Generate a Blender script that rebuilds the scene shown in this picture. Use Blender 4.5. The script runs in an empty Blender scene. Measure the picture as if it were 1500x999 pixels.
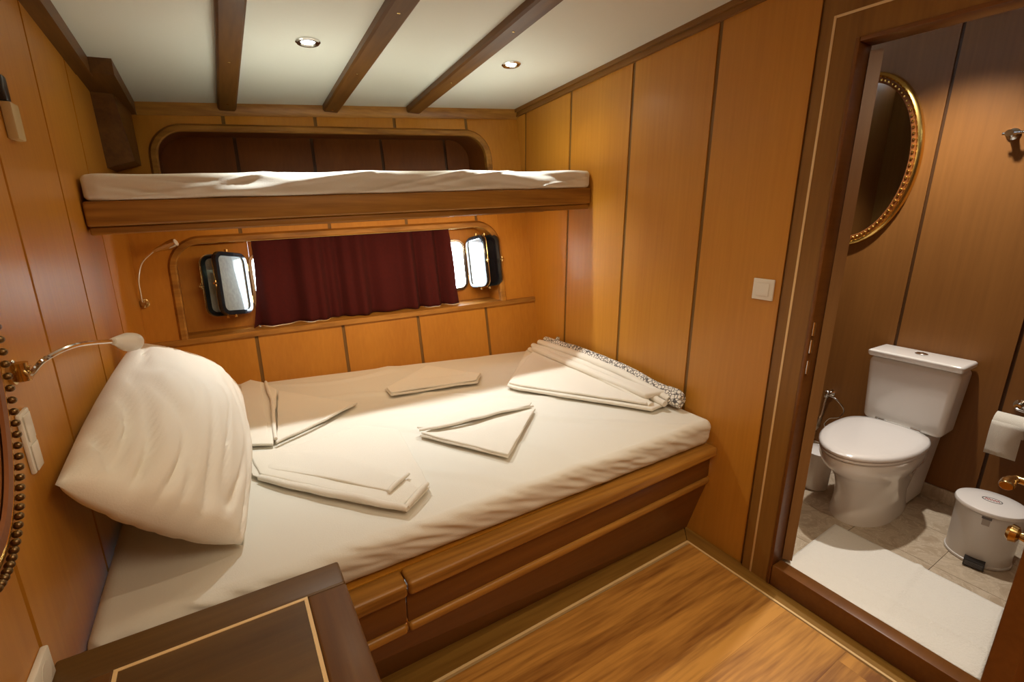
import bpy, bmesh, math, random
from mathutils import Vector, Matrix, noise
random.seed(3)
PI = math.pi
S = bpy.context.scene
COL = S.collection

# ------------------------------------------------------------------ camera, world, lights, exposure
cd = bpy.data.cameras.new('camera'); cam = bpy.data.objects.new('camera', cd); COL.objects.link(cam); S.camera = cam
PT, YW = math.radians(15.0), math.radians(31.5)
fwd = Vector((math.sin(YW)*math.cos(PT), math.cos(YW)*math.cos(PT), -math.sin(PT)))
rt = Vector((math.cos(YW), -math.sin(YW), 0)); up = rt.cross(fwd)
cam.matrix_world = Matrix(((rt.x, up.x, -fwd.x, 0), (rt.y, up.y, -fwd.y, 0), (rt.z, up.z, -fwd.z, 1.5), (0, 0, 0, 1)))
cd.sensor_width = 36; cd.lens = 695*36/1500; cd.clip_start = 0.02; cd.clip_end = 100

w = bpy.data.worlds.new('world'); S.world = w; w.use_nodes = True
bg = w.node_tree.nodes['Background']; bg.inputs[0].default_value = (0.80, 0.92, 1.0, 1); bg.inputs[1].default_value = 16.0
S.view_settings.view_transform = 'Standard'; S.view_settings.look = 'None'
S.view_settings.gamma = 1; S.view_settings.use_curve_mapping = False
S.view_settings.exposure = 0.40

def spot(name, loc, power, color, angle=150, blend=0.6, r=0.025, tgt=None):
    ld = bpy.data.lights.new(name, 'SPOT'); ld.energy = power; ld.color = color
    ld.spot_size = math.radians(angle); ld.spot_blend = blend; ld.shadow_soft_size = r
    o = bpy.data.objects.new(name, ld); COL.objects.link(o); o.location = loc
    if tgt is not None:
        o.rotation_euler = (Vector(tgt)-Vector(loc)).to_track_quat('-Z', 'Y').to_euler()
    return o
WARM = (1.0, 0.80, 0.55); NEUT = (0.91, 0.97, 0.98)
CZ = lambda x, y: 2.152 + (2.965-y)*0.0755 + 0.05*(x-1.806)          # underside of the cabin ceiling
LAMPS = [(0.408, 2.172), (1.314, 2.152), (0.42, 0.75), (1.34, 0.32)]      # recessed ceiling lamps of the cabin
for i, (x, y) in enumerate(LAMPS):
    spot('ceiling_lamp_light', (x, y, CZ(x, y)-0.03), (44, 44, 8, 34)[i], NEUT if i < 2 else WARM, (94, 94, 140, 84)[i], 1.0, 0.014)
for x, y in LAMPS[:2]:                                               # wide spill of the same two lamps, off their reflectors
    spot('ceiling_lamp_spill', (x, y, CZ(x, y)-0.03), 4.5, (1.0, 0.84, 0.60), 165, 0.6, 0.02)
spot('bathroom_lamp_light', (2.60, 0.93, 2.38), 78, (1.0, 0.92, 0.82), 112, 1.0, 0.03)
# invented warm fill light added under the upper bunk, shining down and back
bd_ = bpy.data.lights.new('added_bunk_fill', 'AREA'); bd_.energy = 8; bd_.color = (1.0, 0.74, 0.46); bd_.shape = 'RECTANGLE'; bd_.size = 1.5; bd_.size_y = 0.05
bo_ = bpy.data.objects.new('added_bunk_fill', bd_); COL.objects.link(bo_); bo_.location = (0.75, 2.27, 1.470); bo_.rotation_euler = (math.radians(42), math.radians(-2.6), math.radians(-3))
# soft fill light added behind the camera, with no lamp of its own
ad = bpy.data.lights.new('added_cabin_fill', 'AREA'); ad.energy = 15; ad.color = WARM; ad.size = 0.9; ad.shape = 'DISK'
ao = bpy.data.objects.new('added_cabin_fill', ad); COL.objects.link(ao); ao.location = (0.7, -0.35, 2.22)

# ------------------------------------------------------------------ materials
def nmat(name):
    m = bpy.data.materials.new(name); m.use_nodes = True
    nt = m.node_tree; b = nt.nodes['Principled BSDF']
    return m, nt, b
def plain(name, col, rough=0.5, metal=0.0, coat=0.0, bump=None, var=0.0, sub=0.0):
    m, nt, b = nmat(name)
    b.inputs['Base Color'].default_value = (*col, 1); b.inputs['Roughness'].default_value = rough
    b.inputs['Metallic'].default_value = metal; b.inputs['Coat Weight'].default_value = coat
    b.inputs['Coat Roughness'].default_value = 0.1
    if sub: b.inputs['Subsurface Weight'].default_value = sub; b.inputs['Subsurface Scale'].default_value = 0.01
    if bump or var:
        tc = nt.nodes.new('ShaderNodeTexCoord'); n = nt.nodes.new('ShaderNodeTexNoise')
        n.inputs['Scale'].default_value = (bump or (12, 0))[0]; n.inputs['Detail'].default_value = 5
        nt.links.new(tc.outputs['Object'], n.inputs['Vector'])
        if bump:
            bp = nt.nodes.new('ShaderNodeBump'); bp.inputs['Strength'].default_value = bump[1]; bp.inputs['Distance'].default_value = 0.004
            nt.links.new(n.outputs['Fac'], bp.inputs['Height']); nt.links.new(bp.outputs['Normal'], b.inputs['Normal'])
        if var:
            r = nt.nodes.new('ShaderNodeValToRGB')
            r.color_ramp.elements[0].color = (*[c*(1-var) for c in col], 1); r.color_ramp.elements[1].color = (*[min(1, c*(1+var)) for c in col], 1)
            nt.links.new(n.outputs['Fac'], r.inputs['Fac']); nt.links.new(r.outputs['Color'], b.inputs['Base Color'])
    return m
def wood(name, light, dark, axis='Z', rough=0.38, coat=0.25, scale=9.0, stretch=0.05, contrast=(0.3, 0.72), rings=0.0, bump=0.05, fine=70.0):
    hue = lambda c: (c[0]*0.88, c[1]*1.02, c[2]*0.72)
    light, dark = hue(light), hue(dark)
    m, nt, b = nmat(name)
    tc = nt.nodes.new('ShaderNodeTexCoord'); mp = nt.nodes.new('ShaderNodeMapping')
    oi = nt.nodes.new('ShaderNodeObjectInfo'); ad_ = nt.nodes.new('ShaderNodeVectorMath'); ad_.operation = 'ADD'
    sc = nt.nodes.new('ShaderNodeVectorMath'); sc.operation = 'SCALE'; sc.inputs[0].default_value = (7.0, 5.0, 3.0)
    nt.links.new(oi.outputs['Random'], sc.inputs['Scale'])
    nt.links.new(tc.outputs['Object'], ad_.inputs[0]); nt.links.new(sc.outputs[0], ad_.inputs[1])
    nt.links.new(ad_.outputs[0], mp.inputs['Vector'])
    s = [1, 1, 1]; s['XYZ'.index(axis)] = stretch; mp.inputs['Scale'].default_value = s
    n1 = nt.nodes.new('ShaderNodeTexNoise'); n1.inputs['Scale'].default_value = scale; n1.inputs['Detail'].default_value = 4; n1.inputs['Distortion'].default_value = rings
    n2 = nt.nodes.new('ShaderNodeTexNoise'); n2.inputs['Scale'].default_value = fine; n2.inputs['Detail'].default_value = 3
    for n in (n1, n2): nt.links.new(mp.outputs[0], n.inputs['Vector'])
    mx = nt.nodes.new('ShaderNodeMath'); mx.operation = 'MULTIPLY_ADD'; mx.inputs[1].default_value = 0.35; 
    nt.links.new(n2.outputs['Fac'], mx.inputs[0])
    m2 = nt.nodes.new('ShaderNodeMath'); m2.operation = 'MULTIPLY'; m2.inputs[1].default_value = 0.65
    nt.links.new(n1.outputs['Fac'], m2.inputs[0]); nt.links.new(m2.outputs[0], mx.inputs[2])
    r = nt.nodes.new('ShaderNodeValToRGB')
    r.color_ramp.elements[0].position = contrast[0]; r.color_ramp.elements[0].color = (*dark, 1)
    r.color_ramp.elements[1].position = contrast[1]; r.color_ramp.elements[1].color = (*light, 1)
    nt.links.new(mx.outputs[0], r.inputs['Fac']); nt.links.new(r.outputs['Color'], b.inputs['Base Color'])
    b.inputs['Roughness'].default_value = rough+0.08; b.inputs['Coat Weight'].default_value = coat*0.3; b.inputs['Coat Roughness'].default_value = 0.25; b.inputs['Specular IOR Level'].default_value = 0.38
    bp = nt.nodes.new('ShaderNodeBump'); bp.inputs['Strength'].default_value = bump; bp.inputs['Distance'].default_value = 0.002
    nt.links.new(n2.outputs['Fac'], bp.inputs['Height']); nt.links.new(bp.outputs['Normal'], b.inputs['Normal'])
    return m
PANEL = wood('honey_panel_veneer', (0.68, 0.268, 0.046), (0.52, 0.182, 0.026), 'Z', 0.34, 0.8, 3.0, 0.04)
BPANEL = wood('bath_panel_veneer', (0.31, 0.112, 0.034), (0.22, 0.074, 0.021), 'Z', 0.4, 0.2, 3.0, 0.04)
JOINT = wood('dark_joint_wood', (0.27, 0.125, 0.040), (0.17, 0.075, 0.022), 'Z')
TRX = wood('teak_trim_x', (0.52, 0.215, 0.052), (0.24, 0.085, 0.018), 'X', 0.34, 0.35, 16, 0.05, (0.36, 0.62))
TRY = wood('teak_trim_y', (0.34, 0.135, 0.034), (0.17, 0.060, 0.014), 'Y', 0.34, 0.35, 14, 0.05)
TRZ = wood('teak_trim_z', (0.34, 0.145, 0.040), (0.22, 0.085, 0.022), 'Z', 0.36, 0.3, 14, 0.05)
BEAM = wood('dark_beam_wood', (0.20, 0.075, 0.020), (0.085, 0.027, 0.008), 'Y', 0.38, 0.3, 16, 0.05)
MAHO = wood('mahogany_front', (0.235, 0.078, 0.020), (0.15, 0.045, 0.011), 'X', 0.34, 0.35, 8, 0.05)
DARK = wood('recess_shade_dark_rim_wood', (0.30, 0.085, 0.020), (0.20, 0.052, 0.013), 'Z', 0.4, 0.2, 5, 0.05)  # upper recess shade put into the colour; mirror rims are dark themselves
NSTOP = wood('nightstand_wood', (0.175, 0.080, 0.030), (0.085, 0.036, 0.013), 'X', 0.36, 0.35, 10, 0.06)
PLANK = wood('iroko_floor', (0.68, 0.285, 0.085), (0.27, 0.092, 0.026), 'X', 0.30, 0.4, 8, 0.07, (0.39, 0.60), 1.1)
PLANKY = wood('iroko_floor_border', (0.36, 0.165, 0.045), (0.19, 0.075, 0.018), 'Y', 0.30, 0.4, 11, 0.055, (0.36, 0.62), 0.6)
PLANKB = wood('iroko_floor_border_x', (0.34, 0.155, 0.042), (0.19, 0.075, 0.018), 'X', 0.30, 0.4, 11, 0.055, (0.36, 0.62), 0.6)
INLAY = plain('maple_inlay', (0.78, 0.56, 0.27), 0.4, coat=0.3)
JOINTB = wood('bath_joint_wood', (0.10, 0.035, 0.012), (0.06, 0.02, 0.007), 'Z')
SHEET = plain('white_cotton_sheet', (0.74, 0.715, 0.63), 0.85, bump=(240, 0.12))
PILLOW = plain('white_cotton_pillowcase', (0.86, 0.82, 0.72), 0.85, bump=(200, 0.12))
TOWEL = plain('white_terry_cotton', (0.82, 0.78, 0.68), 0.95, bump=(420, 0.5))
CEIL = plain('cream_ceiling_vinyl', (0.70, 0.71, 0.63), 0.6, bump=(300, 0.05))
PORC = plain('white_porcelain', (0.88, 0.86, 0.82), 0.10, coat=0.6)
SEATW = plain('white_glossy_plastic', (0.86, 0.84, 0.82), 0.14, coat=0.5)
WHITE = plain('white_plastic', (0.80, 0.78, 0.70), 0.35)
BINM = plain('white_bin_enamel', (0.66, 0.64, 0.62), 0.28, coat=0.3)
CHROME = plain('chrome', (0.75, 0.75, 0.74), 0.12, 1.0)
BRASS = plain('brass', (0.60, 0.45, 0.20), 0.22, 1.0)
DBRASS = plain('dark_antique_brass', (0.20, 0.13, 0.06), 0.35, 1.0)
GOLD = plain('gold_leaf', (0.80, 0.55, 0.16), 0.25, 1.0)
BLACK = plain('black_rubber', (0.012, 0.012, 0.014), 0.35)
BLKMET = plain('black_enamelled_metal', (0.015, 0.022, 0.03), 0.18, 0.3, coat=0.6)
MIRROR = plain('mirror_glass', (0.9, 0.9, 0.9), 0.01, 1.0)
GREY = plain('grey_print', (0.12, 0.11, 0.11), 0.5)
RED = plain('red_print', (0.45, 0.06, 0.05), 0.5)
MAT = plain('white_towelling_mat', (0.86, 0.85, 0.80), 0.95, bump=(150, 0.8))
CURT = plain('dark_red_velvet', (0.060, 0.0012, 0.001), 0.95, var=0.25, bump=(60, 0.1))
def emis(name, col, s):
    m, nt, b = nmat(name); b.inputs['Base Color'].default_value = (*col, 1)
    b.inputs['Emission Color'].default_value = (*col, 1); b.inputs['Emission Strength'].default_value = s; return m
LENS = emis('lamp_lens', (0.85, 0.97, 1.0), 6.0)
def glassmat(name, tint, ior):
    m, nt, b = nmat(name); nt.nodes.remove(b)
    out = nt.nodes['Material Output']; t = nt.nodes.new('ShaderNodeBsdfTransparent'); t.inputs[0].default_value = (*tint, 1)
    g = nt.nodes.new('ShaderNodeBsdfGlossy'); g.inputs['Roughness'].default_value = 0.03; g.inputs['Color'].default_value = (0.85, 0.95, 1, 1)
    f = nt.nodes.new('ShaderNodeFresnel'); f.inputs['IOR'].default_value = ior
    mx = nt.nodes.new('ShaderNodeMixShader')
    nt.links.new(f.outputs[0], mx.inputs[0]); nt.links.new(t.outputs[0], mx.inputs[1]); nt.links.new(g.outputs[0], mx.inputs[2])
    d = nt.nodes.new('ShaderNodeBsdfDiffuse'); d.inputs[0].default_value = (0.62, 0.72, 0.74, 1); m2 = nt.nodes.new('ShaderNodeMixShader')
    n_ = nt.nodes.new('ShaderNodeTexNoise'); n_.inputs['Scale'].default_value = 14; r_ = nt.nodes.new('ShaderNodeValToRGB'); r_.color_ramp.elements[0].color = (0.34,)*3+(1,); r_.color_ramp.elements[1].color = (0.62,)*3+(1,)
    nt.links.new(n_.outputs['Fac'], r_.inputs['Fac']); nt.links.new(r_.outputs['Color'], m2.inputs[0])   # daylight reflected in the panes, put into a pale patchy colour
    nt.links.new(mx.outputs[0], m2.inputs[1]); nt.links.new(d.outputs[0], m2.inputs[2])
    nt.links.new(m2.outputs[0], out.inputs['Surface']); return m
GLASS = glassmat('portlight_glass', (0.25, 0.35, 0.38), 1.9)
DGLASS = plain('dark_smoked_glass', (0.012, 0.010, 0.014), 0.08, coat=1.0)
def marble(name):
    m, nt, b = nmat(name)
    tc = nt.nodes.new('ShaderNodeTexCoord'); oi = nt.nodes.new('ShaderNodeObjectInfo')
    ad_ = nt.nodes.new('ShaderNodeVectorMath'); ad_.operation = 'ADD'; nt.links.new(tc.outputs['Object'], ad_.inputs[0]); nt.links.new(oi.outputs['Random'], ad_.inputs[1])
    n = nt.nodes.new('ShaderNodeTexNoise'); n.inputs['Scale'].default_value = 9; n.inputs['Detail'].default_value = 8; n.inputs['Distortion'].default_value = 1.6; n.inputs['Roughness'].default_value = 0.65
    nt.links.new(ad_.outputs[0], n.inputs['Vector'])
    r = nt.nodes.new('ShaderNodeValToRGB'); e = r.color_ramp.elements
    e[0].position = 0.32; e[0].color = (0.40, 0.31, 0.22, 1); e[1].position = 0.66; e[1].color = (0.62, 0.53, 0.41, 1)
    x = e.new(0.49); x.color = (0.50, 0.41, 0.30, 1); x = e.new(0.505); x.color = (0.66, 0.58, 0.47, 1); x = e.new(0.53); x.color = (0.50, 0.41, 0.30, 1)
    nt.links.new(n.outputs['Fac'], r.inputs['Fac']); nt.links.new(r.outputs['Color'], b.inputs['Base Color']); b.inputs['Roughness'].default_value = 0.3
    return m
MARBLE = marble('beige_marble')
GROUT = plain('grout', (0.42, 0.35, 0.26), 0.8)
def patterned(name):
    m, nt, b = nmat(name)
    tc = nt.nodes.new('ShaderNodeTexCoord'); v = nt.nodes.new('ShaderNodeTexVoronoi'); v.feature = 'DISTANCE_TO_EDGE'; v.inputs['Scale'].default_value = 62
    nt.links.new(tc.outputs['Object'], v.inputs['Vector'])
    r = nt.nodes.new('ShaderNodeValToRGB'); r.color_ramp.elements[0].position = 0.05; r.color_ramp.elements[0].color = (0.09, 0.08, 0.075, 1)
    r.color_ramp.elements[1].position = 0.13; r.color_ramp.elements[1].color = (0.80, 0.76, 0.68, 1)
    nt.links.new(v.outputs['Distance'], r.inputs['Fac']); nt.links.new(r.outputs['Color'], b.inputs['Base Color']); b.inputs['Roughness'].default_value = 0.95
    return m
PATT = patterned('grey_lattice_print_cotton')

# ------------------------------------------------------------------ mesh helpers
class MB:
    def __init__(s): s.v = []; s.f = []
    def add(s, v, f):
        o = len(s.v); s.v += [Vector(p) for p in v]; s.f += [tuple(i+o for i in q) for q in f]; return s
def prism(mb, poly, ax, a, b):                      # polygon in the two other axes, extruded along ax from a to b
    i = 'xyz'.index(ax); n = len(poly)
    def P(p, t):
        q = list(p); q.insert(i, t); return q
    v = [P(p, a) for p in poly]+[P(p, b) for p in poly]
    f = [tuple(range(n)), tuple(range(2*n-1, n-1, -1))]+[(k, k+n, (k+1) % n+n, (k+1) % n) for k in range(n)]
    return mb.add(v, f)
def hexa(mb, c):                                    # 8 corners: bottom ring, top ring
    return mb.add(c, [(3, 2, 1, 0), (4, 5, 6, 7), (0, 1, 5, 4), (1, 2, 6, 5), (2, 3, 7, 6), (3, 0, 4, 7)])
def box(mb, lo, hi):
    x0, y0, z0 = lo; x1, y1, z1 = hi
    return hexa(mb, [(x0, y0, z0), (x1, y0, z0), (x1, y1, z0), (x0, y1, z0), (x0, y0, z1), (x1, y0, z1), (x1, y1, z1), (x0, y1, z1)])
def rbox(mb, lo, hi, r, n=(1, 1, 1), seg=1, fn=None):   # box with rounded edges
    lo = Vector(lo); hi = Vector(hi); g = []
    for i in range(3):
        rr = min(r, (hi[i]-lo[i])*0.49)
        a = [lo[i]+rr*(1-math.cos(PI/2*k/ (seg)))if seg > 1 else lo[i]+rr*k/seg for k in range(seg+1)] if False else [lo[i]+rr*(1-math.tan(PI/4*(1-k/seg))) for k in range(seg+1)]
        m = [lo[i]+rr+(hi[i]-lo[i]-2*rr)*k/n[i] for k in range(1, n[i])]
        c = [hi[i]-rr*(1-math.tan(PI/4*(1-k/seg))) for k in range(seg, -1, -1)]
        g.append(a+m+c)
    idx = {}; vs = []; fs = []
    def V(p):
        k = tuple(round(q, 6) for q in p)
        if k not in idx: idx[k] = len(vs); vs.append(Vector(p))
        return idx[k]
    for ax in range(3):
        u, v = [(1, 2), (2, 0), (0, 1)][ax]
        for side, val in ((0, lo[ax]), (1, hi[ax])):
            for a in range(len(g[u])-1):
                for b in range(len(g[v])-1):
                    q = []
                    for (i, j) in ((a, b), (a+1, b), (a+1, b+1), (a, b+1)):
                        p = [0, 0, 0]; p[ax] = val; p[u] = g[u][i]; p[v] = g[v][j]; q.append(V(p))
                    fs.append(tuple(q) if side else tuple(reversed(q)))
    out = []
    for p in vs:
        c = Vector([min(max(p[i], lo[i]+min(r, (hi[i]-lo[i])*.49)), hi[i]-min(r, (hi[i]-lo[i])*.49)) for i in range(3)])
        d = p-c
        if d.length > 1e-9:
            rr = [min(r, (hi[i]-lo[i])*.49) for i in range(3)]
            dn = Vector([d[i]/rr[i] for i in range(3)]); dn.normalize(); p = c+Vector([dn[i]*rr[i] for i in range(3)])
        out.append(fn(p) if fn else p)
    return mb.add(out, fs)
def tube(mb, pts, r, seg=10, caps=True, flat=1.0):
    pts = [Vector(p) for p in pts]; n = len(pts); R = r if isinstance(r, (list, tuple)) else [r]*n
    t = (pts[1]-pts[0]).normalized(); u = t.orthogonal().normalized()
    if flat != 1.0: u = Vector((0, 0, 1)); u = (u-u.dot(t)*t).normalized()
    v = []; f = []
    for i in range(n):
        t = (pts[min(i+1, n-1)]-pts[max(i-1, 0)]).normalized(); u = (u-u.dot(t)*t).normalized(); w_ = t.cross(u)
        for k in range(seg):
            a = 2*PI*k/seg; v.append(pts[i]+(u*math.cos(a)*flat+w_*math.sin(a))*R[i])
    for i in range(n-1):
        for k in range(seg): f.append((i*seg+k, i*seg+(k+1) % seg, (i+1)*seg+(k+1) % seg, (i+1)*seg+k))
    if caps: f.append(tuple(reversed(range(seg)))); f.append(tuple(range((n-1)*seg, n*seg)))
    return mb.add(v, f)
def lathe(mb, prof, c, axis='z', seg=24):           # prof = [(r, h)...]
    c = Vector(c); v = []; f = []; n = len(prof)
    A = {'z': (Vector((1, 0, 0)), Vector((0, 1, 0)), Vector((0, 0, 1))), 'x': (Vector((0, 1, 0)), Vector((0, 0, 1)), Vector((1, 0, 0))), 'y': (Vector((0, 0, 1)), Vector((1, 0, 0)), Vector((0, 1, 0)))}[axis] if isinstance(axis, str) else axis
    for (r, h) in prof:
        for k in range(seg):
            a = 2*PI*k/seg; v.append(c+A[0]*math.cos(a)*r+A[1]*math.sin(a)*r+A[2]*h)
    for i in range(n-1):
        for k in range(seg): f.append((i*seg+k, i*seg+(k+1) % seg, (i+1)*seg+(k+1) % seg, (i+1)*seg+k))
    f.append(tuple(reversed(range(seg)))); f.append(tuple(range((n-1)*seg, n*seg)))
    return mb.add(v, f)
def smooth_path(p, n=8):
    p = [Vector(q) for q in p]; out = []
    for i in range(len(p)-1):
        a = p[max(i-1, 0)]; b = p[i]; c = p[i+1]; d = p[min(i+2, len(p)-1)]
        for k in range(n):
            t = k/n; out.append(0.5*((2*b)+(-a+c)*t+(2*a-5*b+4*c-d)*t*t+(-a+3*b-3*c+d)*t**3))
    return out+[p[-1]]
def obj(name, mb, mat, parent=None, smooth=35, **kw):
    me = bpy.data.meshes.new(name)
    if parent is not None: org = parent.matrix_world.translation if False else ORG[parent.name]
    else:
        xs = [p.x for p in mb.v]; ys = [p.y for p in mb.v]; zs = [p.z for p in mb.v]
        org = Vector(((min(xs)+max(xs))/2, (min(ys)+max(ys))/2, min(zs)))
    me.from_pydata([p-org for p in mb.v], [], mb.f); me.validate()
    bm = bmesh.new(); bm.from_mesh(me); bmesh.ops.recalc_face_normals(bm, faces=bm.faces); bm.to_mesh(me); bm.free()
    me.materials.append(mat)
    if smooth:
        me.shade_smooth(); me.set_sharp_from_angle(angle=math.radians(smooth))
    o = bpy.data.objects.new(name, me); COL.objects.link(o)
    if parent is None: o.location = org
    else: o.parent = parent
    ORG[o.name] = org
    for k, v in kw.items(): o[k] = v
    return o
ORG = {}
def struct(name, mb, mat, smooth=35): return obj(name, mb, mat, None, smooth, kind='structure')
def thing(name, loc, label, cat, group=None):
    o = bpy.data.objects.new(name, None); COL.objects.link(o); o.location = loc; o.empty_display_size = 0.05
    ORG[o.name] = Vector(loc); o['label'] = label; o['category'] = cat
    if group: o['group'] = group
    return o
def tag(o, label, cat, group=None):
    o['label'] = label; o['category'] = cat
    if group: o['group'] = group
    return o
def copy_tree(o, loc, label=None):
    c = o.copy(); COL.objects.link(c); c.location = loc; ORG[c.name] = Vector(loc)
    if label: c['label'] = label
    for ch in o.children:
        d = ch.copy(); COL.objects.link(d); d.parent = c
        for g in ch.children:
            e = g.copy(); COL.objects.link(e); e.parent = d
    return c

# ------------------------------------------------------------------ room frame
XL, XR, XB = -0.37, 1.806, 3.0
def BY(x, z): return 2.67+0.2*(z-1.0)-0.153*(x-1.806)           # leaning hull-side wall, set a little askew
def B(x, h, d=0.0):                                                # point on that wall: h follows the sheer, d goes outboard
    z = h+0.045*(x-1.806); return Vector((x, BY(x, z)+d, z))
def slices(x0, x1, xs=(), n=14):
    s = {x0, x1}
    for k in range(n+1): s.add(x0+(x1-x0)*k/n)
    for x in xs:
        if x0 < x < x1: s.add(x)
    return sorted(s)
def bstrip(mb, x0, x1, lo, hi, d0, d1, n=14, xs=()):              # slab on the hull-side wall between two height functions
    X = slices(x0, x1, xs, n); v = []; f = []
    lo_ = lo if callable(lo) else (lambda x: lo); hi_ = hi if callable(hi) else (lambda x: hi)
    for x in X:
        a, b = lo_(x), hi_(x); b = max(a+1e-4, b)
        v += [B(x, a, d0), B(x, b, d0), B(x, b, d1), B(x, a, d1)]
    m = len(X)
    for i in range(m-1):
        for k in range(4): f.append((4*i+k, 4*i+(k+1) % 4, 4*i+4+(k+1) % 4, 4*i+4+k))
    f.append((3, 2, 1, 0)); f.append((4*m-4, 4*m-3, 4*m-2, 4*m-1))
    return mb.add(v, f)

# ---- cabin floor: border boards, maple inlay, planks (children of floor)
mb = MB(); box(mb, (XL-0.05, -1.35, -0.06), (XR+0.03, 1.40, -0.012)); floor = struct('floor', mb, JOINT)
def fl(poly, z1=0.0, z0=-0.012):
    m = MB(); prism(m, poly, 'z', z0, z1); return m
obj('border_board', fl([(-0.36, 1.168), (1.718, 1.214), (1.80, 1.30), (-0.36, 1.30)]), PLANKB, floor)
obj('border_board', fl([(1.722, 1.214), (1.735, -1.3), (1.80, -1.3), (1.80, 1.295)]), PLANKY, floor)
obj('inlay_strip', fl([(-0.36, 1.157), (1.712, 1.203), (1.722, 1.214), (-0.36, 1.167)], 0.0006), INLAY, floor)
obj('inlay_strip', fl([(1.712, 1.203), (1.740, -1.3), (1.749, -1.3), (1.722, 1.213)], 0.0006), INLAY, floor)
ys = [1.155, 0.93, 0.70, 0.487, 0.26, 0.03, -0.20, -0.43, -0.66, -0.89, -1.12, -1.34]
for i in range(len(ys)-1):
    s = 0.022
    yt, yb = ys[i], ys[i+1]
    cut = [0.10, 0.05, 0.15, 1.65][i % 4]
    for (a, b) in ((XL+0.01, cut-0.0002), (cut+0.0002, 1.711)):
        f1 = lambda x: (yt-0.001+s*(x-0)*1.0*(1 if i == 0 else 1))
        b2 = b if b < 1.7 else 1.711
        obj('floor_plank', fl([(a, yb+s*a), (b2, yb+s*b2), (b2, yt-0.0004+s*b2), (a, yt-0.0004+s*a)]), PLANK, floor)

# ---- right partition (with bathroom doorway) : backing + panels
def ceil_z(y, x=XR): return CZ(x, y)
D0, D1, DZ = 0.19, 0.865, 2.03
mb = MB()
prism(mb, [(D1, -0.06), (3.3, -0.06), (3.3, 2.4), (D1, 2.4)], 'x', XR+0.005, XR+0.035)
prism(mb, [(D0, DZ), (D1, DZ), (D1, 2.45), (D0, 2.45)], 'x', XR+0.005, XR+0.035)
prism(mb, [(-1.35, -0.06), (D0, -0.06), (D0, 2.5), (-1.35, 2.5)], 'x', XR+0.005, XR+0.035)
prism(mb, [(D0, -0.06), (D1, -0.06), (D1, 0.05), (D0, 0.05)], 'x', XR+0.005, XR+0.035)
wr = struct('wall_right', mb, JOINT)
J = 0.0095
def rpanel(y0, y1, z0=-0.01, z1=None, par=wr, x=XR, t=0.005, mat=PANEL, back=False):
    zt = (lambda y: ceil_z(y)+0.02) if z1 is None else (lambda y: z1)
    poly = [(y0, z0), (y1, z0), (y1, zt(y1)), (y0, zt(y0))]
    m = MB(); prism(m, poly, 'x', x, x+t); return obj('panel', m, mat, par)
g = [0.985, 1.376, 1.837, 2.311, 2.780, 3.22]
for a, b in zip(g[:-1], g[1:]): rpanel(a+J, b-J)
rpanel(0.0, 0.985-J, 2.19); rpanel(-0.46, -0.0-2*J); rpanel(-0.92, -0.46-2*J); rpanel(-1.34, -0.92-2*J)

# ---- left partition
mb = MB(); box(mb, (XL-0.035, -1.35, -0.06), (XL-0.005, 3.4, 2.45)); wl = struct('wall_left', mb, JOINT)
gl = [-1.34, -0.81, -0.35, 0.11, 0.57, 1.035, 1.500, 1.970, 2.430, 3.35]
for a, b in zip(gl[:-1], gl[1:]):
    m = MB(); prism(m, [(a+0.007, -0.01), (b-0.007, -0.01), (b-0.007, CZ(XL, b)+.02), (a+0.007, CZ(XL, a)+.02)], 'x', XL-0.005, XL); obj('panel', m, PANEL, wl)

# ---- wall behind the camera
mb = MB(); box(mb, (XL-0.05, -1.36, -0.06), (XR+0.05, -1.33, 2.6)); struct('wall_back', mb, PANEL)

# ---- ceiling
mb = MB()
c4 = [(XL-0.05, -1.36), (XR+0.03, -1.36), (XR+0.03, 3.5), (XL-0.05, 3.5)]
hexa(mb, [(x, y, CZ(x, y)) for x, y in c4]+[(x, y, CZ(x, y)+0.03) for x, y in c4]); struct('ceiling', mb, CEIL)

# ---- hull-side wall with the two long openings
OX0, OX1 = -0.225, 1.60
SILL = 0.955
def opening_top(h, R=0.16, inset=0.0):
    def f(x):
        x0, x1, t, r = OX0+inset, OX1-inset, h-inset, R-inset
        if x <= x0 or x >= x1: return None
        e = min(x-x0, x1-x)
        return t if e >= r else t-r+math.sqrt(max(0, r*r-(r-e)**2))
    return f
TOP1, TOP2 = 1.470, 2.030          # outer top of the frame band, lower / upper opening
xsr = []
for e in (OX0, OX1):
    for k in range(13):
        q = 0.16*(1-math.cos(PI/2*k/12)); xsr += [e+q, e-q]
gb = [XL-0.02, 0.122, 0.572, 1.010, 1.455, 1.90]
NB = 1.60                            # floor of the upper recess, hidden behind the bunk mattress
wallm = MB()
hp_ = DARK
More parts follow.
